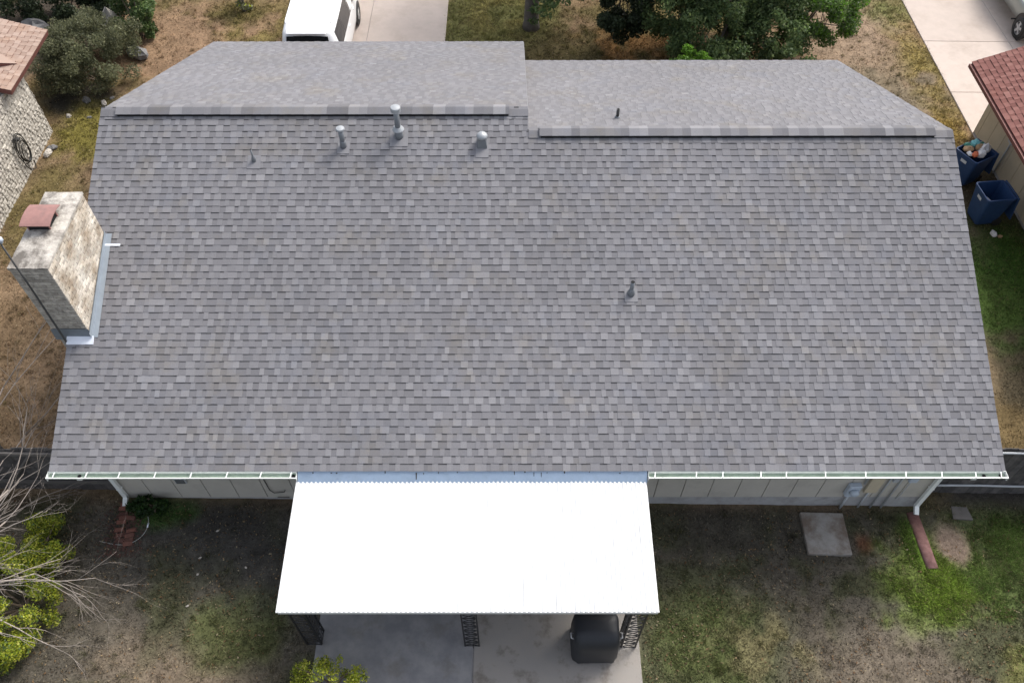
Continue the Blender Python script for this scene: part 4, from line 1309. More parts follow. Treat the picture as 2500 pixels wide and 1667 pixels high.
# hose coil hung on the stone wall
hz = gz(NLX)
hc = thing("hose_coil", 'coiled black garden hose hanging on the pale stone wall', 'hose', (NLX+.05, 11.05, hz))
r = random.Random(2)
for k in range(5):
    mb = MB(); pts = []
    ay, az = .30-.028*k, .48-.05*k
    for a in np.linspace(0, 2*math.pi, 25):
        pts.append((.01+.014*k+.006*math.sin(3*a+k), .02*math.sin(k*2)+ay*math.sin(a), .80+.04*math.sin(k)-(.48-az)*.6+az*math.cos(a)))
    mb.tube(pts, .014, 6, False); mb.build("coil", M['hose'], hc, True)
mb = MB(); mb.tube(smooth_pts([(.02, -.2, .7), (.05, -.28, .45), (.07, -.22, .25), (.1, -.02, .12), (.08, .12, .3)]), .014, 6); mb.build("hose_end", M['hose'], hc, True)
mb = MB(); mb.box(-.05, .09, -.05, .05, 1.10, 1.16); mb.build("hanger", M['dark_metal'], hc)

# ------------------------------------------------------------------ neighbour on the right
nr = thing("neighbour_house", 'tan sided house with red shingle roof at the right edge', 'house', (26, 8, gz(24)))
bpy.context.view_layer.update()
NRX = 23.30; zr0 = gz(23.3)
mb = MB(); mb.box(NRX+.02, 31, -2, 13.48, zr0-.2, 2.05)
wr = mb.build("wall", M['groove']); sub(wr, nr); bpy.context.view_layer.update()
y = -2.0; pwid = .61
while y < 13.48:
    y1 = min(y+pwid, 13.48)
    mb = MB(); mb.bbox(NRX, NRX+.02, y+.006, y1-.006, zr0+.10, 1.95, .004)
    sub(mb.build("siding_panel", M['tan_siding']), wr); y = y1
mb = MB(); mb.box(NRX+.006, NRX+.03, -2, 13.47, zr0-.25, zr0+.098); sub(mb.build("foundation", M['foundation']), nr)
x = NRX
mb = MB(); mb.box(NRX, 30, 13.481, 13.50, zr0, 1.95); sub(mb.build("front_wall", M['tan_siding']), nr)
PR = .40
rf2, fr2 = roof_slab("roof", nr, (22.42, 13.92, 1.97), (0, -1, 0), (1, 0, PR), 16, 5.0, .15, M['red_trim'])
pcs = [(i, xa, xb, t_, to) for (i, xa, xb, t_, to) in course_pieces(lambda i: -.015, lambda i: 16.0, 33, 23)]
shingle_field([(fr2, pcs)], rf2, M['red_shingle'], "shingle_field", sub, 300, 1.2, .15)
mb = MB(); mb.box(22.35, 22.45, -2, 13.90, 1.83, 1.93); sub(mb.build("eave_gutter", M['red_trim']), nr)
mb = MB(); mb.bbox(NRX-.09, NRX-.002, 11.48, 11.74, .82, 1.22, .02); mt = mb.build("meter_box", M['conduit']); sub(mt, nr); bpy.context.view_layer.update()
mb = MB(); mb.lathe([(.09, 0), (.09, .05), (.05, .09)], (NRX-.09, 11.61, 1.04), 14, Matrix.Rotation(math.radians(-90), 4, 'Y')); sub(mb.build("meter_dome", M['lamp'], None, True), mt)
mb = MB(); mb.tube([(NRX-.03, 11.61, .82), (NRX-.03, 11.61, zr0)], .022, 8); sub(mb.build("conduit", M['conduit'], None, True), mt)

# ------------------------------------------------------------------ bins
def wheelie_bin(label, loc, rz_, lid):
    t = thing("recycling_bin", label, 'bin', (loc[0], loc[1], gz(loc[0])), rz_)
    mb = MB(); n = 6
    rings = [rrect(w_, d_, n, .07) for w_, d_ in ((.56, .56), (.60, .60), (.76, .80), (.80, .84), (.80, .84), (.74, .78), (.72, .75), (.52, .52))]
    zs = (.05, .14, .98, 1.0, 1.06, 1.06, .98, .09)
    vs = [(x, y, z) for R_, z in zip(rings, zs) for x, y in R_]
    k = len(rings[0]); fs = [tuple(range(k-1, -1, -1))]
    for i in range(len(rings)-1):
        for q in range(k): fs.append((i*k+q, i*k+(q+1) % k, (i+1)*k+(q+1) % k, (i+1)*k+q))
    fs.append(tuple(range(7*k, 8*k)))
    mb.add(vs, fs); mb.build("body", M['bin'], t)
    for sx in (-.30, .30):
        mb = MB(); mb.lathe([(.13, -.03), (.13, .03)], (sx, .30, .13), 16, Matrix.Rotation(math.radians(90), 4, 'Y')); mb.build("wheel", M['rubber'], t)
    mb = MB(); mb.tube([(-.3, .42, 1.0), (-.3, .50, 1.04), (.3, .50, 1.04), (.3, .42, 1.0)], .018, 6); mb.build("handle", M['bin'], t, True)
    # lid swung open, hanging down behind
    mb = MB(); mb.bbox(-.40, .40, -.02, .025, -.80, 0, .012, Matrix.Translation((0, .475, 1.06)) @ Matrix.Rotation(math.radians(lid), 4, 'X')); mb.build("lid", M['bin'], t)
    mb = MB(); mb.add([(-.10, -.395, .80), (.10, -.395, .80), (.10, -.403, .90), (-.10, -.403, .90)], [(0, 1, 2, 3)])
    mb.build("marking", M['bin_mark'], t)
    mb = MB(); mb.add([(-.36, -.25, .74), (-.36, -.12, .74), (-.383, -.14, .88), (-.383, -.26, .88)], [(3, 2, 1, 0)])
    mb.build("side_marking", M['bin_mark'], t)
    return t
B1 = (22.22, 11.35); B2 = (22.20, 9.68)
wheelie_bin('blue wheeled bin overflowing with rubbish nearer the red roofed house front', B1, math.radians(-62), 8)
wheelie_bin('blue wheeled bin standing open and almost empty on the grass', B2, math.radians(-84), 8)
def crumple(name, label, loc, sx, sy, sz, m, seed, group=None, cat='rubbish'):
    o = rock(name, (loc[0], loc[1], loc[2]), sx, sy, sz, m, seed, label, cat, group)
    return o
zt = 1.05
bn = 0
for k, (dx, dy, dz, sx, sy, sz, mm, nm, lb) in enumerate((
        (-.02, .22, .10, .16, .13, .10, 'bag_teal', 'plastic_box', 'teal plastic packet on top of the overflowing bin'),
        (.20, .02, .10, .19, .17, .13, 'bag_white', 'plastic_bag', 'large white plastic bag on the right of the overflowing bin'),
        (.06, -.18, .06, .15, .12, .10, 'bag_white', 'plastic_bag', 'smaller white plastic bag at the front of the overflowing bin'),
        (-.12, -.20, .05, .12, .09, .07, 'orange', 'food_packet', 'orange red packet at the front of the overflowing bin'),
        (-.24, .04, .06, .14, .12, .08, 'card', 'cardboard_carton', 'brown cardboard carton on the left of the overflowing bin'),
        (.14, .22, .06, .14, .12, .09, 'bag_green', 'plastic_bag', 'dark green plastic bag at the back of the overflowing bin'),
        (-.26, -.14, .04, .09, .08, .06, 'bag_white', 'paper_cup', 'crumpled white cup at the left rim of the overflowing bin'),
        (.30, .14, .04, .13, .11, .09, 'bag_white', 'plastic_bag', 'white bag at the back right rim of the overflowing bin'),
        (.04, .04, .14, .12, .10, .08, 'card', 'cardboard_carton', 'brown carton in the middle of the overflowing bin'),
        (-.18, .20, .06, .12, .10, .07, 'bag_green', 'bottle_bag', 'green crumpled bottle bag at the far left rim of the overflowing bin'))):
    crumple(nm, lb, (B1[0]+dx, B1[1]+dy, zt+dz), sx, sy, sz, M[mm], 40+k)
crumple("paper_scrap", 'crumpled white paper lying inside the open bin', (B2[0]-.02, B2[1]+.02, .62), .17, .11, .07, M['bag_white'], 51)
crumple("litter", 'small white crumpled litter on the grass below the blue bins', (22.36, 9.02, .05), .13, .09, .06, M['bag_white'], 52, None, 'litter')
crumple("litter", 'small orange brown wrapper beside the white litter on the grass', (22.50, 8.92, .04), .08, .06, .035, M['card'], 53, None, 'litter')

# ------------------------------------------------------------------ vehicles
def wheel_parts(t, x, y, r, wd, side):
    mx = Matrix.Rotation(math.radians(90), 4, 'Y')
    mb = MB(); mb.lathe([(r*.62, -wd/2), (r*.93, -wd/2), (r, -wd*.32), (r, wd*.32), (r*.93, wd/2), (r*.62, wd/2)], (x, y, r), 28, mx, False)
    w_ = mb.build("wheel", M['rubber'], t, True)
    mb = MB()
    xo = x + side*wd*.40
    mb.lathe([(r*.63, -.02), (r*.63, .0), (r*.56, .015), (r*.56, -.03), (.001, -.03)] if side > 0 else [(.001, .03), (r*.56, .03), (r*.56, -.015), (r*.63, 0), (r*.63, .02)], (xo, y, r), 24, mx, False)
    for k in range(5):
        a = 2*math.pi*k/5
        mtx = Matrix.Translation((xo, y, r)) @ Matrix.Rotation(a, 4, 'X')
        mb.box(-.012, .012, -.045, .045, .03, r*.6, mtx)
    mb.lathe([(.07, -.02), (.07, .02)], (xo, y, r), 12, mx)
    o = mb.build("rim", M['rim']); o.parent = w_
    return w_

def loft(secs, closed_ends=True):
    """secs: list of lists of (x,y,z) for the right half, from sill to roof centre; mirrored"""
    mb = MB(); n = len(secs[0])
    vs = []
    for s_ in secs:
        vs += [(x, y, z) for x, y, z in s_] + [(-x, y, z) for x, y, z in s_[::-1]]
    k = 2*n; fs = []
    for i in range(len(secs)-1):
        for q in range(k-1): fs.append((i*k+q, i*k+q+1, (i+1)*k+q+1, (i+1)*k+q))
        fs.append((i*k+k-1, i*k, (i+1)*k, (i+1)*k+k-1))
    if closed_ends:
        fs.append(tuple(range(k-1, -1, -1))); fs.append(tuple(range((len(secs)-1)*k, len(secs)*k)))
    mb.add(vs, fs); return mb

# minivan, tail to the house
vx = 2.42
van = thing("minivan", 'white minivan parked on the driveway with its tail towards the house', 'minivan', (vx, 17.72, gz(vx)+.036))
VL = 2.50
def vsec(y, sill, belt_z, belt_w, roof_z, roof_w, body_w, low_w=None):
    bw = body_w
    return [(.55*bw, y, sill), ((low_w or bw)*.97, y, sill+.03), (bw, y, sill+.22), (bw*1.005, y, (sill+belt_z)*.55), (bw*.985, y, belt_z-.06), (belt_w, y, belt_z),
            (belt_w-(belt_w-roof_w)*.50, y, belt_z+(roof_z-belt_z)*.50), (roof_w+.03, y, roof_z-.10), (roof_w-.04, y, roof_z-.03), (roof_w-.16, y, roof_z), (roof_w*.45, y, roof_z+.025), (.001, y, roof_z+.03)]
secs = [vsec(-VL, .45, .98, .82, 1.10, .70, .84), vsec(-VL+.06, .32, 1.02, .90, 1.22, .74, .92), vsec(-VL+.25, .26, 1.05, .95, 1.68, .74, .97),
        vsec(-VL+.42, .25, 1.05, .965, 1.80, .76, .985), vsec(-1.2, .24, 1.04, .97, 1.84, .79, .99), vsec(.0, .24, 1.02, .97, 1.84, .79, .99),
        vsec(.55, .24, 1.01, .965, 1.78, .77, .985), vsec(1.30, .24, 1.02, .94, 1.36, .72, .98), vsec(1.60, .25, 1.00, .90, 1.10, .70, .97),
        vsec(2.20, .27, .86, .82, .94, .62, .93), vsec(2.45, .32, .70, .72, .78, .52, .84), vsec(2.52, .40, .60, .62, .66, .40, .70)]
body = loft(secs).build("body", M['white_car'], van, True)
def side_glass(secs, i, j, t0, t1, name, parent, f0=.06, f1=.90):
    for sx in (1, -1):
        mb = MB(); vs = []
        for s_, t in ((secs[i], t0), (secs[j], t1)):
            pass
        def pt(t, k, fz):
            a = Vector(secs[i][k]).lerp(Vector(secs[j][k]), t); b_ = Vector(secs[i][k+1]).lerp(Vector(secs[j][k+1]), t)
            return a.lerp(b_, fz)
        P = []
        for t in (t0, t1):
            P.append([pt(t, 5, .10), pt(t, 6, 0), pt(t, 6, .85)])
        vs = [Vector((p.x+.006, p.y, p.z+.002)) for col_ in P for p in col_]
        vs = [(v_.x*sx, v_.y, v_.z) for v_ in vs]
        f = [(0, 3, 4, 1), (1, 4, 5, 2)]
        mb.add(vs, f if sx > 0 else [q[::-1] for q in f]); mb.build(name, M['glass'], parent)
side_glass(secs, 3, 4, .05, .985, "side_window", van)
side_glass(secs, 4, 5, .0, .985, "side_window", van)
side_glass(secs, 5, 7, .0, .80, "side_window", van)
# rear window
mb = MB()
a0 = Vector(secs[1][5]); 
mb.add([(-.66, -VL+.075, 1.22), (.66, -VL+.075, 1.22), (.62, -VL+.245, 1.63), (-.62, -VL+.245, 1.63), (.70, -VL+.085, 1.25), (-.70, -VL+.085, 1.25)],
       [(0, 1, 2, 3)])
mb = MB()
def rear_pt(x, t):
    A = Vector((x, -VL+.035, 1.245)); B = Vector((x, -VL+.225, 1.715)); p = A.lerp(B, t); return (p.x, p.y-.012, p.z+.006)
vs = []
for i in range(9):
    x = -.70 + 1.4*i/8; c = .02*(1-(x/.7)**2)
    vs += [rear_pt(x*(1.0), .02+c), rear_pt(x*.92, .90+c*2)]
mb.add(vs, [(2*i, 2*i+2, 2*i+3, 2*i+1) for i in range(8)])
mb.build("rear_window", M['glass'], van)
mb = MB(); mb.bbox(-.62, .62, -VL+.10, -VL+.42, 1.80, 1.835, .012); mb.build("rear_spoiler", M['white_car'], van)
for sx in (-1, 1):
    mb = MB(); mb.tube([(sx*.70, -1.9, 1.85), (sx*.715, -1.8, 1.895), (sx*.72, .1, 1.895), (sx*.70, .25, 1.84)], .016, 6); mb.build("roof_rail", M['white_car'], van, True)
    mb = MB(); mb.bbox(sx*.90-.05, sx*.90+.05, -VL+.02, -VL+.16, .85, 1.25, .02); mb.build("tail_light", M['tail'], van)
    mb = MB(); mb.bbox(sx*1.11-.10, sx*1.11+.10, .92, 1.02, 1.03, 1.20, .03); mi = mb.build("wing_mirror", M['car_dark'], van)
    for yy in (-1.62, 1.22): wheel_parts(van, sx*.90, yy, .34, .22, sx)
    for yy in (-1.62, 1.22):
        mb = MB(); mb.lathe([(.40, -.012), (.40, .012)], (sx*.984, yy, .36), 22, Matrix.Rotation(math.radians(90), 4, 'Y')); mb.build("wheel_arch", M['car_dark'], van)
    mb = MB(); mb.bbox(sx*.62-.14, sx*.62+.14, 2.30, 2.42, .62, .76, .02); mb.build("headlight", M['lamp'], van)
    for yy in (-.55, .48):
        mb = MB(); mb.box(sx*.99-.012, sx*.99+.012, yy, yy+.16, .90, .93); mb.build("door_handle", M['white_car'], van)
mb = MB(); mb.add([(-.66, .64, 1.775), (.66, .64, 1.775), (.62, 1.52, 1.24), (-.62, 1.52, 1.24)], [(0, 3, 2, 1)]); 
mb.add([(-.66, .66, 1.78), (.66, .66, 1.78), (.66, 1.50, 1.31), (-.66, 1.50, 1.31)], [(3, 2, 1, 0)]); mb.build("windscreen", M['glass'], van)

# pickup at the top right corner, tail towards the camera
px_, py_ = 27.55, 20.95
trk = thing("pickup_truck", 'grey green pickup truck on the neighbouring driveway at the top right corner', 'truck', (px_, py_, gz(px_)+.036))
def tsec(y, z0, z1, w_, top):
    return [(w_*.6, y, z0), (w_*.97, y, z0+.04), (w_, y, z0+.25), (w_*.99, y, z1-.08), (w_*.95, y, z1-.02), (top, y, z1), (.001, y, z1+.01)]
secs2 = [tsec(-2.62, .52, .92, .88, .80), tsec(-2.55, .45, 1.02, .94, .86), tsec(-.7, .42, 1.04, .96, .88), tsec(.9, .42, 1.04, .96, .86), tsec(2.3, .42, .98, .92, .78), tsec(2.6, .5, .85, .82, .66)]
loft(secs2).build("body", M['silver_car'], trk, True)
secs3 = [tsec(-.72, .9, 1.04, .90, .86), tsec(-.62, .9, 1.62, .84, .70), tsec(-.1, .9, 1.70, .82, .66), tsec(.6, .9, 1.64, .82, .66), tsec(1.25, .9, 1.06, .86, .74)]
loft(secs3).build("cab", M['silver_car'], trk, True)
for sx in (-1, 1):
    mb = MB(); mb.add([(sx*.895, -.5, 1.10), (sx*.90, .85, 1.10), (sx*.835, .45, 1.54), (sx*.835, -.45, 1.54)], [(0, 1, 2, 3) if sx > 0 else (3, 2, 1, 0)]); mb.build("side_window", M['glass'], trk)
    for yy in (-2.12, 1.60):
        wheel_parts(trk, sx*.88, yy, .37, .25, sx)
        mb = MB(); mb.lathe([(.46, -.015), (.46, .015)], (sx*.952, yy, .42), 22, Matrix.Rotation(math.radians(90), 4, 'Y')); mb.build("wheel_arch", M['car_dark'], trk)
    mb = MB(); mb.bbox(sx*1.06-.09, sx*1.06+.09, .75, .84, 1.05, 1.28, .02); mb.build("wing_mirror", M['car_dark'], trk)
    mb = MB(); mb.box(sx*.93-.16, sx*.93+.16, -1.66, -1.62, .42, .46); mb.build("side_step", M['car_dark'], trk)
mb = MB(); mb.box(-.92, .92, -2.72, -2.60, .50, .66); mb.build("bumper", M['rim'], trk)

# ------------------------------------------------------------------ vegetation
def leaf_cloud(clumps, n, size, cols, seed, squash=.8, shape=.55, droop=0.0):
    """clumps: (x,y,z,r) arrays; returns V,F,C of leaf quads"""
    r = np.random.default_rng(seed)
    cl = np.array(clumps); wts = cl[:, 3]**2; wts = wts/wts.sum()
    ci = r.choice(len(cl), n, p=wts)
    d = r.normal(size=(n, 3)); d /= np.linalg.norm(d, axis=1)[:, None]
    rad = cl[ci, 3]*r.uniform(.15, 1.0, n)**.6
    d[:, 2] *= squash
    P = cl[ci, :3] + d*rad[:, None]
    a = r.normal(size=(n, 3)); a /= np.linalg.norm(a, axis=1)[:, None]
    b = r.normal(size=(n, 3)); b -= a*(a*b).sum(1)[:, None]; b /= np.linalg.norm(b, axis=1)[:, None]
    a[:, 2] -= droop
    s = size*r.uniform(.45, 1.6, n)[:, None]
    V = np.stack([P - a*s, P + b*s*shape, P + a*s, P - b*s*shape], 1).reshape(-1, 3)
    cols = np.array(cols)
    cc = cols[r.integers(0, len(cols), n)] * r.uniform(.7, 1.3, n)[:, None]
    # each clump has its own slight hue, young leaves towards the tips
    ck = r.uniform(.75, 1.25, len(cl))[ci]
    cc = cc*ck[:, None]
    return V, np.arange(4*n).reshape(-1, 4), np.repeat(np.clip(cc, .005, .6), 4, 0)

def crown_clumps(c, rx, ry, rz_, n, rmin, rmax, seed, hollow=.35, lo=-1.0):
    r = np.random.default_rng(seed); out = []
    while len(out) < n:
        d = r.normal(size=3); d /= np.linalg.norm(d)
        if d[2] < lo: continue
        t = r.uniform(hollow, 1.0)**.5 * r.uniform(.85, 1.08)
        out.append((c[0]+d[0]*rx*t, c[1]+d[1]*ry*t, c[2]+d[2]*rz_*t, r.uniform(rmin, rmax)))
    return out

def branch(mb, p, d, L_, r0, depth, rnd, spread=.6, n=6, up=0.0, gr=.72, kids=(2, 3), ends=None):
    p = Vector(p); d = Vector(d).normalized()
    pts = [p]; rad = [r0]; segs = 4
    for k in range(segs):
        d = (d + Vector((rnd.uniform(-1, 1), rnd.uniform(-1, 1), rnd.uniform(-1, 1)+up))*.16).normalized()
        pts.append(pts[-1] + d*L_/segs); rad.append(r0*(1-(k+1)/segs*.45))
    mb.tube(pts, rad, n)
    if ends is not None: ends.append(pts[-1])
    if depth <= 0: return
    for q in range(rnd.randint(*kids)):
        t = rnd.uniform(.35, 1.0) if q else 1.0
        k = min(int(t*segs), segs); base = pts[k]
        ax = Vector((rnd.uniform(-1, 1), rnd.uniform(-1, 1), rnd.uniform(-1, 1))).normalized()
        nd = (d + ax*spread).normalized()
        branch(mb, base, nd, L_*gr*rnd.uniform(.8, 1.15), rad[k]*.72, depth-1, rnd, spread, max(4, n-1), up, gr, kids, ends)

OAK = [(.10, .155, .060), (.12, .175, .068), (.14, .20, .075), (.075, .12, .05), (.17, .22, .08)]
OLIVE = [(.155, .165, .092), (.13, .14, .078), (.20, .205, .11), (.105, .118, .065)]
LIME = [(.33, .38, .03), (.42, .44, .045), (.26, .33, .03), (.15, .20, .025), (.47, .47, .09)]
DARK = [(.036, .052, .026), (.048, .066, .032), (.026, .04, .02)]
VIVID = [(.10, .22, .02), (.13, .26, .03), (.08, .17, .018)]

def tree(name, label, cat, base, trunk_r, trunk_h, lean, clumps, nleaf, size, cols, seed, bark='bark', limbs=7, group=None, squash=.8, droop=0.0, crown_name="crown"):
    t = thing(name, label, cat, (base[0], base[1], gz(base[0])), 0, group)
    rnd = random.Random(seed); b0 = Vector((base[0], base[1], gz(base[0])-.1))
    top = b0 + Vector((lean[0], lean[1], trunk_h))
    mb = MB()
    pts = [b0.lerp(top, q) + Vector((rnd.uniform(-.04, .04), rnd.uniform(-.04, .04), 0))*(q > 0) for q in (0, .06, .2, .45, .7, 1)]
    rad = [trunk_r*1.45, trunk_r*1.12, trunk_r, trunk_r*.9, trunk_r*.8, trunk_r*.62]
    mb.tube(pts, rad, 12)
    bpy.context.view_layer.update()
    sub(mb.build("trunk", M[bark], None, True), t)
    mb = MB()
    cl = sorted(clumps, key=lambda c: rnd.random())[:limbs*3]
    for k in range(limbs):
        c = Vector(cl[k][:3]); s0 = b0.lerp(top, rnd.uniform(.5, 1.0))
        mid = s0.lerp(c, .5) + Vector((rnd.uniform(-.2, .2), rnd.uniform(-.2, .2), rnd.uniform(0, .3)))
        mb.tube(smooth_pts([s0, mid, c], 4), [trunk_r*.42*(1-.8*q/8) for q in range(9)], 6)
        for c2 in cl[limbs+k::limbs]:
            mb.tube([mid, Vector(c2[:3]).lerp(mid, .5)+Vector((0, 0, .1)), Vector(c2[:3])], [trunk_r*.18, trunk_r*.12, trunk_r*.05], 5)
    sub(mb.build("limbs", M[bark], None, True), t)
    V, F, C = leaf_cloud(clumps, nleaf, size, cols, seed+1, squash, droop=droop)
    o = np_mesh(crown_name, V, F, M['leaf'], C); sub(o, t)
    return t

# tall oak whose trunk stands left of centre; crown above the picture, a few hanging sprays in it
cl = crown_clumps((11.2, 22.4, 6.6), 4.2, 3.2, 1.9, 90, .5, .9, 3)
cl += [(9.9, 18.3, 1.0, .3), (10.5, 18.1, 1.6, .3), (10.0, 18.2, 1.6, .35), (10.8, 18.3, 1.9, .35), (11.6, 18.2, 1.9, .3), (10.05, 18.6, 1.2, .3), (10.2, 18.4, 1.5, .30), (10.0, 19.0, .8, .25), (11.1, 18.6, 1.5, .28), (11.35, 18.4, 1.5, .25), (10.4, 18.9, 1.6, .3), (9.55, 18.75, .8, .22), (9.6, 18.8, 1.2, .25), (9.5, 18.7, .4, .18)]
tree("oak_tree", 'oak tree with thick dark trunk beside the driveway lawn', 'tree', (9.42, 18.95), .24, 5.0, (.3, 1.2), cl, 26000, .075, OAK, 31, limbs=10)
# wide low evergreen right of centre
cl = crown_clumps((16.0, 18.2, 2.3), 3.1, 1.9, 1.5, 150, .32, .55, 5, .3)
cl += crown_clumps((15.1, 16.7, 1.35), 1.7, 1.0, 1.0, 60, .24, .4, 8)
cl += crown_clumps((17.2, 16.7, 1.3), 1.4, 1.0, 1.0, 56, .24, .4, 9)
cl += crown_clumps((13.9, 17.3, 1.6), 1.0, .8, .9, 30, .22, .38, 10)
cl += crown_clumps((16.2, 15.9, 1.1), 1.8, .5, .6, 34, .18, .32, 14)
cl += crown_clumps((15.0, 15.4, .9), .8, .5, .65, 18, .16, .3, 15)
cl += crown_clumps((17.3, 15.5, .9), .9, .5, .65, 20, .16, .3, 16)
tree("evergreen_tree", 'broad dark green tree with low crown in the front yard', 'tree', (16.4, 18.9), .2, 2.4, (.1, .1), cl, 82000, .046, OAK, 33, limbs=12)
cl = crown_clumps((12.5, 17.7, 1.35), .85, .8, .95, 34, .2, .36, 12)
tree("dark_tree", 'very dark green tree crown left of the broad evergreen', 'tree', (12.4, 18.6), .09, 1.2, (0, 0), cl, 12000, .045, DARK, 35, limbs=6)
cl = crown_clumps((18.9, 17.5, 1.5), 1.3, 1.15, 1.1, 48, .22, .38, 13)
tree("leafy_tree", 'fresh yellow green crown at the right of the front yard trees', 'tree', (18.6, 17.9), .08, 1.2, (0, 0), cl, 20000, .042, VIVID[1:]+OAK[1:3], 36, limbs=5)
def shrub(name, label, base, rx, ry, rz_, n, nleaf, size, cols, seed, cat='shrub', rr=(.16, .3), bark='twig', stems=6, hollow=.3, zoff=0):
    g0 = gz(base[0])
    cl = crown_clumps((base[0], base[1], g0+rz_*.8+zoff), rx, ry, rz_, n, rr[0], rr[1], seed, hollow, -.75)
    t = thing(name, label, cat, (base[0], base[1], g0))
    bpy.context.view_layer.update()
    rnd = random.Random(seed); mb = MB()
    for k in range(stems):
        c = Vector(rnd.choice(cl)[:3]); s0 = Vector((base[0]+rnd.uniform(-.1, .1), base[1]+rnd.uniform(-.1, .1), g0-.05))
        mb.tube(smooth_pts([s0, s0.lerp(c, .5)+Vector((0, 0, .15)), c], 3), [.03*(1-.7*q/6) for q in range(7)], 5)
    sub(mb.build("stems", M[bark], None, True), t)
    V, F, C = leaf_cloud(cl, nleaf, size, cols, seed+1)
    sub(np_mesh("foliage", V, F, M['leaf'], C), t)
    return t
shrub("bright_bush", 'bright green bush rising just beyond the right front eave', (14.3, 14.75), .75, .42, 1.0, 46, 12000, .036, VIVID+[(.16, .30, .04)], 61, rr=(.1, .2), zoff=.30)
shrub("olive_shrub", 'large dusty olive shrub in front of the stone house', (-4.75, 15.6), 1.6, 1.7, 1.05, 110, 42000, .03, OLIVE, 63, rr=(.2, .38))
shrub("green_shrub", 'fresh green upright shrub at the right of the olive shrub', (-3.9, 17.9), .6, .9, 1.3, 40, 15000, .042, OAK+[(.06, .12, .03)], 65)
shrub("dark_hedge", 'dark hedge behind the olive shrub at the top left', (-6.6, 19.0), 2.3, .8, .75, 50, 17000, .045, DARK, 67, rr=(.25, .4))
# slim young tree by the lawn
cl = [(-.75+random.uniform(-.2, .2), 19.7+random.uniform(-.15, .2), .35+k*.18, .18) for k in range(9)]
tree("young_tree", 'slim young tree on the dry lawn left of the minivan', 'tree', (-.75, 19.62), .055, 2.4, (.02, .1), cl, 700, .05, OLIVE+LIME[:1], 69, limbs=4)
# boulders and rocks by the stone house
rock("boulder", (-7.4, 17.9, .22), .45, .42, .38, M['rock'], 71, 'big dark grey boulder at the top left corner', 'boulder')
rock("boulder", (-6.75, 17.25, .16), .36, .30, .28, M['rock'], 72, 'grey boulder between the tan roof and the olive shrub', 'boulder')
rock("boulder", (-6.3, 16.7, .10), .22, .2, .18, M['rock'], 77, 'small grey stone at the tip of the tan roof', 'boulder')
rock("pale_boulder", (-4.75, 17.9, .45), .22, .24, .65, M['pale_rock'], 73, 'tall pale standing stone behind the olive shrub', 'boulder')
rock("boulder", (-3.72, 16.75, .15), .26, .36, .26, M['rock'], 74, 'blue grey boulder at the right foot of the olive shrub', 'boulder')
rock("pale_rock", (-4.7, 14.35, .03), .17, .12, .08, M['rock'], 75, 'grey rock under the near edge of the olive shrub', 'rock')
rock("pale_rock", (-4.1, 14.2, .03), .08, .18, .07, M['pale_rock'], 76, 'long pale rock close to the roof corner', 'rock')
rock("pale_rock", (-5.0, 13.55, .02), .10, .08, .06, M['pale_rock'], 78, 'pale rock beyond the corner of the stone wall', 'rock')
rock("pale_rock", (-5.02, 11.75, .07), .15, .11, .10, M['pale_rock'], 79, 'whitish rock at the foot of the stone wall beside the hose', 'rock')
rock("brown_rock", (-4.98, 12.0, .06), .13, .10, .09, M['rock'], 80, 'brown grey rock touching the whitish rock by the hose', 'rock')
for k, (x, y) in enumerate(((-4.35, 13.5), (-3.75, 13.0), (-3.95, 14.5))):
    rock("garden_stone", (x, y, .01), .08, .06, .045, M['rock'], 90+k, 'small pale garden stone in the grass by the stone house', 'rock', 'small garden stones')
for k, (x, y) in enumerate(((2.55, -.15), (2.35, -1.1), (2.3, -1.75), (2.32, -.75), (3.3, -.95))):
    rock("pebble", (x, y, .015), .03, .022, .018, M['pale_rock'], 100+k, 'small pale pebble on the shaded soil left of the patio', 'pebble', 'pebbles on the back yard soil')
mb = MB(); z = gz(18.9)
mb.add([(-.2, -.12, .0), (.22, -.15, .0), (.18, .15, .0), (-.15, .17, 0), (-.2, -.12, .05), (.22, -.15, .05), (.18, .15, .05), (-.15, .17, .05)], [(4, 5, 6, 7), (0, 1, 5, 4), (1, 2, 6, 5), (2, 3, 7, 6), (3, 0, 4, 7)])
o = mb.build("flat_stone", M['fence_rail']); o.location = (18.55, .42, gz(18.5)); tag(o, 'flat grey stone on the grass below the pale railed fence', 'stone')

# bottom left: bare pale branches over a lime green shrub
bt = thing("bare_tree", 'leafless tree with pale bleached branches reaching in from the left', 'tree', (-2.6, -2.0, gz(-2.6)))
bpy.context.view_layer.update()
rnd = random.Random(17)
mb = MB(); mb.tube([(-2.6, -2.0, gz(-2.6)-.1), (-2.58, -1.98, .7), (-2.45, -1.95, 1.35)], [.12, .10, .085], 9)
sub(mb.build("trunk", M['bare'], None, True), bt)
mb = MB()
for (d, L_, r0, z, dep) in (((1, .95, .25), 1.9, .025, 1.3, 3), ((1, .60, .12), 2.0, .026, 1.35, 4), ((1, .30, .08), 2.1, .026, 1.3, 4), ((1, -.02, .06), 2.2, .026, 1.25, 4), ((1, -.3, .05), 1.9, .032, 1.2, 3),
                            ((.42, 1, .12), 2.6, .026, 1.3, 4), ((.30, 1, .10), 3.6, .028, 1.3, 4), ((.22, 1, .12), 4.2, .028, 1.3, 3), ((.7, -.8, .15), 1.6, .03, 1.3, 3), ((.5, .9, .2), 2.4, .032, 1.35, 3)):
    branch(mb, (-2.45, -1.95, z), d, L_, r0, dep, rnd, .52, 6, .0, .60, (2, 4) if dep == 4 else (2, 3))
sub(mb.build("branches", M['bare'], None, True), bt)
mb = MB()
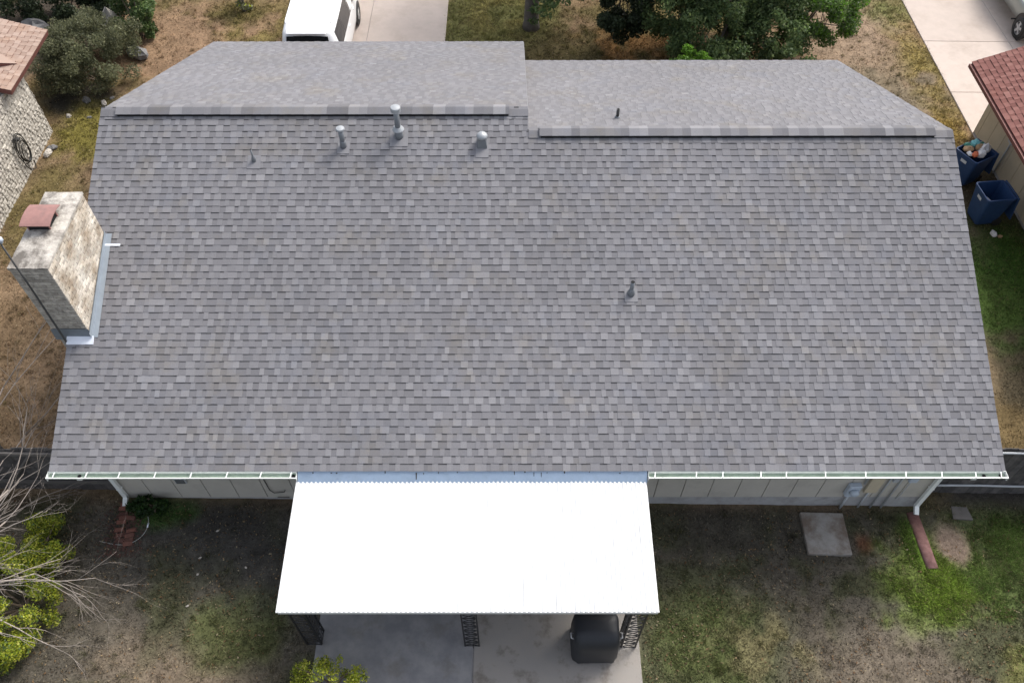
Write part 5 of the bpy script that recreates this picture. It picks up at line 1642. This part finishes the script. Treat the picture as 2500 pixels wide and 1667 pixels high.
mb.tube(smooth_pts([(-1.6, -2.7, .9), (-.6, -2.75, .95), (.35, -2.7, .65), (.9, -3.0, .25), (1.25, -3.45, .05)]), .014, 5)
mb.tube(smooth_pts([(-2.0, 3.4, 1.2), (-1.6, 3.3, 1.4), (-1.1, 2.9, 1.3), (-.85, 2.55, 1.1)]), .012, 5)
shrub("lime_shrub", 'lime green leafy shrub beneath the bare branches at the bottom left', (-.95, -1.75), 1.0, 1.75, .66, 110, 42000, .022, LIME+OAK[:1], 81, rr=(.12, .26), stems=9)
shrub("lime_sapling", 'yellow green leafy sapling in front of the left lattice post', (5.4, -3.35), .85, .42, .72, 50, 6000, .019, LIME, 83, rr=(.07, .17), stems=9)
# weeds by the left downspout
shrub("weed_clump", 'dark green weeds growing against the rear wall by the left downspout', (1.05, .34), .42, .22, .20, 26, 2600, .03, [(.03, .07, .018), (.045, .09, .02), (.02, .045, .014)], 85, 'weeds', (.06, .12), stems=5)
# ivy-like sprays on the oak foot are part of its crown

# thin dark mast standing at the rake beside the chimney, with a pale head
mb = MB(); mb.tube([(-.045, 2.34, 3.20), (-.035, 2.34, 3.5), (.0, 2.35, 5.0), (.01, 2.36, 6.26)], [.02, .02, .017, .016], 8)
mast = part("service_mast", mb, M['dark_metal'], True)
bpy.context.view_layer.update()
mb = MB(); mb.lathe([(.025, 6.22), (.03, 6.26), (.055, 6.28), (.05, 6.33), (.015, 6.35)], (.03, 2.37, 0), 12)
sub(mb.build("mast_head", M['meter'], None, True), mast)

# fallen leaves and twigs on the soil
def litter(name, n, x0, x1, y0, y1, label, seed):
    r = np.random.default_rng(seed)
    x = r.uniform(x0, x1, n); y = r.uniform(y0, y1, n); keep = np.ones(n, bool)
    keep &= r.random(n) < sstep(.35, .65, fbm(x*.9, y*.9, seed))
    for a, b, c, d in BARE: keep &= ~((x > a) & (x < b) & (y > c) & (y < d))
    x, y = x[keep], y[keep]; n = len(x)
    z = gz_np(x) + .03
    a = r.uniform(0, 6.28, n); l = r.uniform(.012, .032, n); w_ = l*r.uniform(.3, .6, n); t = r.uniform(-.012, .012, (4, n))
    V = np.stack([np.stack([x+np.cos(a)*l, y+np.sin(a)*l, z+t[0]], -1), np.stack([x-np.sin(a)*w_, y+np.cos(a)*w_, z+t[1]], -1),
                  np.stack([x-np.cos(a)*l, y-np.sin(a)*l, z+t[2]], -1), np.stack([x+np.sin(a)*w_, y-np.cos(a)*w_, z+t[3]], -1)], 1).reshape(-1, 3)
    pal = np.array([(.20, .13, .07), (.26, .19, .11), (.12, .08, .05), (.30, .25, .17), (.16, .09, .045)])
    c = pal[r.integers(0, len(pal), n)]*r.uniform(.7, 1.3, n)[:, None]
    tag(np_mesh(name, V, np.arange(4*n).reshape(-1, 4), M['grass'], np.repeat(c, 4, 0)), label, 'leaf litter', kind='stuff')
litter("fallen_leaves", 9000, -2.5, 20.5, -4.2, .6, 'dry fallen leaves scattered over the back yard', 201)
litter("fallen_leaves", 16000, -9, 23.4, 13.4, 22, 'dry fallen leaves scattered over the front lawn', 202)
litter("fallen_leaves", 5000, -5.2, .3, .9, 13.4, 'dry fallen leaves in the left side yard', 203)

# taller tufts of grass and weeds standing out of the lawns
def tufts(name, n, x0, x1, y0, y1, label, seed, hmin, hmax, blades=26):
    r = np.random.default_rng(seed)
    tx = r.uniform(x0, x1, n); ty = r.uniform(y0, y1, n)
    tc, tg = zone(tx, ty)
    keep = r.random(n) < tg
    for a, b, c, d in BARE: keep &= ~((tx > a-.1) & (tx < b+.1) & (ty > c-.1) & (ty < d+.1))
    tx, ty, tc = tx[keep], ty[keep], tc[keep]
    k = np.repeat(np.arange(len(tx)), blades); n = len(k)
    x = tx[k] + r.normal(0, .035, n); y = ty[k] + r.normal(0, .035, n); z = gz_np(x) - .01
    h = r.uniform(hmin, hmax, n)*r.uniform(.7, 1.3, len(tx))[k]; la = r.uniform(0, 6.28, n); le = h*r.uniform(.3, 1.0, n); an = r.uniform(0, 6.28, n); w_ = .006
    V = np.stack([np.stack([x-np.cos(an)*w_, y-np.sin(an)*w_, z], -1), np.stack([x+np.cos(an)*w_, y+np.sin(an)*w_, z], -1),
                  np.stack([x+np.cos(la)*le, y+np.sin(la)*le, z+h], -1)], 1).reshape(-1, 3)
    hue = r.uniform(0, 1, len(tx))[:, None]
    base = tc*1.25*(1-hue*.5) + np.array((.12, .13, .035))*hue*.5
    c = base[k]*r.uniform(.6, 1.5, n)[:, None]
    tag(np_mesh(name, V, np.arange(3*n).reshape(-1, 3), M['grass'], np.repeat(c, 3, 0)), label, 'grass', kind='stuff')
tufts("grass_tufts", 1700, -2.5, 20.5, -4.2, .5, 'taller grass tufts standing in the back yard', 301, .05, .13)
tufts("grass_tufts", 2600, -6, 23.4, 13.6, 22, 'taller grass tufts standing in the front lawn', 302, .06, .16)
tufts("grass_tufts", 800, -5.1, .2, 1, 13.4, 'taller grass tufts in the left side yard', 303, .05, .12)
